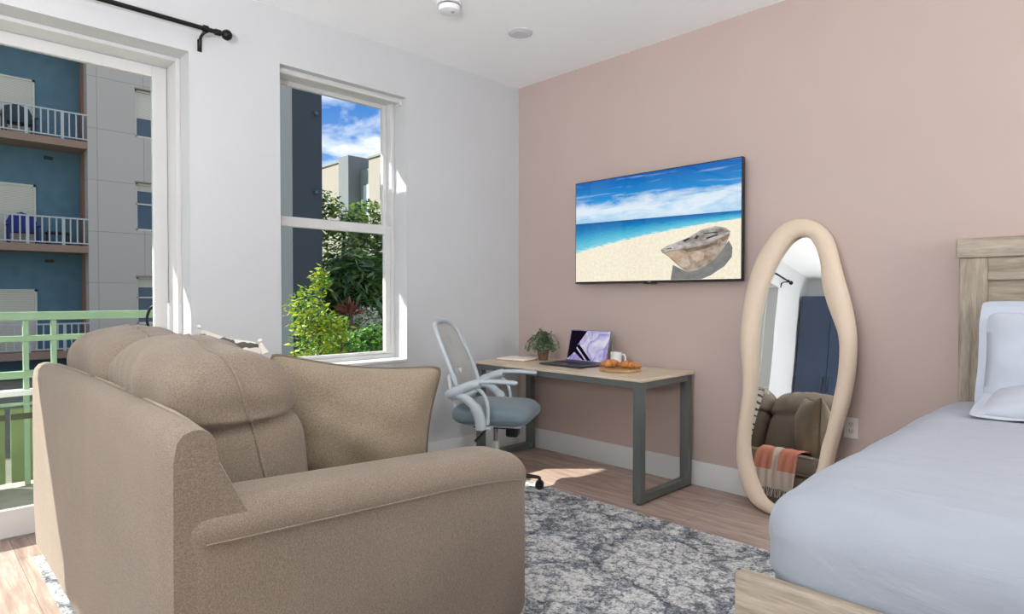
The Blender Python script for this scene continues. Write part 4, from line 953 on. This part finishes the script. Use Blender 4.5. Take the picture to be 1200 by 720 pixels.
def fill_globe_lamp(x, y, e, label):  # unseen lamp with glowing globe, added to fill the room with light
    r = thing('fill_globe_lamp', label, 'added fill lamp', (x, y, 0), 0, 'added globe fill lamps')
    bm = B(); lathe(bm, [(.13, .001), (.135, .012), (.02, .022)], 28); mk('base', bm, M['black'], r, smooth=30)
    bm = B(); tube(bm, [(0, 0, .02), (0, 0, 1.60)], .010, 10); mk('pole', bm, M['black'], r, smooth=40)
    bm = B(); bmesh.ops.create_uvsphere(bm, u_segments=24, v_segments=16, radius=.12, matrix=Matrix.Translation((0, 0, 1.72))); mk('globe_shade', bm, emit('fill_globe_glow', (1, .97, .93, 1), 3.0), r, smooth=60)
    l = bpy.data.lights.new('lamp', 'POINT'); l.shadow_soft_size = .2; l.energy = e; l.color = (.98, .985, 1)
    lo = bpy.data.objects.new('lamp', l); COL.objects.link(lo); lo.parent = r; lo.location = (0, 0, 1.72)
fill_globe_lamp(5.7, -.75, 105, 'added unseen globe fill lamp on the far side of the bed')
fill_globe_lamp(2.0, -5.75, 140, 'added unseen globe fill lamp near the kitchen wall')
def fill_uplight(x, y, aim, e, label):  # unseen bowl lamp added to brighten the ceiling and upper walls
    r = thing('fill_torchiere', label, 'added fill lamp', (x, y, 0))
    bm = B(); lathe(bm, [(.14, .001), (.145, .014), (.02, .026)], 28); mk('base', bm, M['black'], r, smooth=30)
    bm = B(); tube(bm, [(0, 0, .02), (0, 0, 1.68)], .012, 10); mk('pole', bm, M['black'], r, smooth=40)
    d = Vector(aim).normalized(); q = d.to_track_quat('Z', 'Y').to_matrix().to_4x4(); q.translation = (0, 0, 1.74)
    bm = B(); lathe(bm, [(.03, -.06), (.10, -.03), (.20, .04), (.205, .045), (.19, .04), (.09, -.015)], 32)
    bmesh.ops.transform(bm, matrix=q, verts=bm.verts); mk('bowl_shade', bm, M['black'], r, smooth=50)
    l = bpy.data.lights.new('lamp', 'AREA'); l.shape = 'DISK'; l.size = .34; l.energy = e; l.color = (.97, .985, 1); l.spread = math.radians(150)
    lo = bpy.data.objects.new('lamp', l); COL.objects.link(lo); lo.parent = r; lo.location = Vector((0, 0, 1.74)) + d * .05
    lo.rotation_euler = (-d).to_track_quat('Z', 'Y').to_euler()
fill_uplight(3.6, -4.7, (-.42, .52, 1.0), 78, 'added fill lamp with tilted black bowl, unseen behind the camera')

# ------------------------------------------------------------------ view
vs = scene.view_settings; vs.view_transform = 'Standard'; vs.look = 'None'; vs.gamma = 1; vs.use_curve_mapping = False; vs.exposure = 0.40
scene.cycles.use_denoising = True
scene.cycles.max_bounces = 10; scene.cycles.diffuse_bounces = 6; scene.cycles.transparent_max_bounces = 12
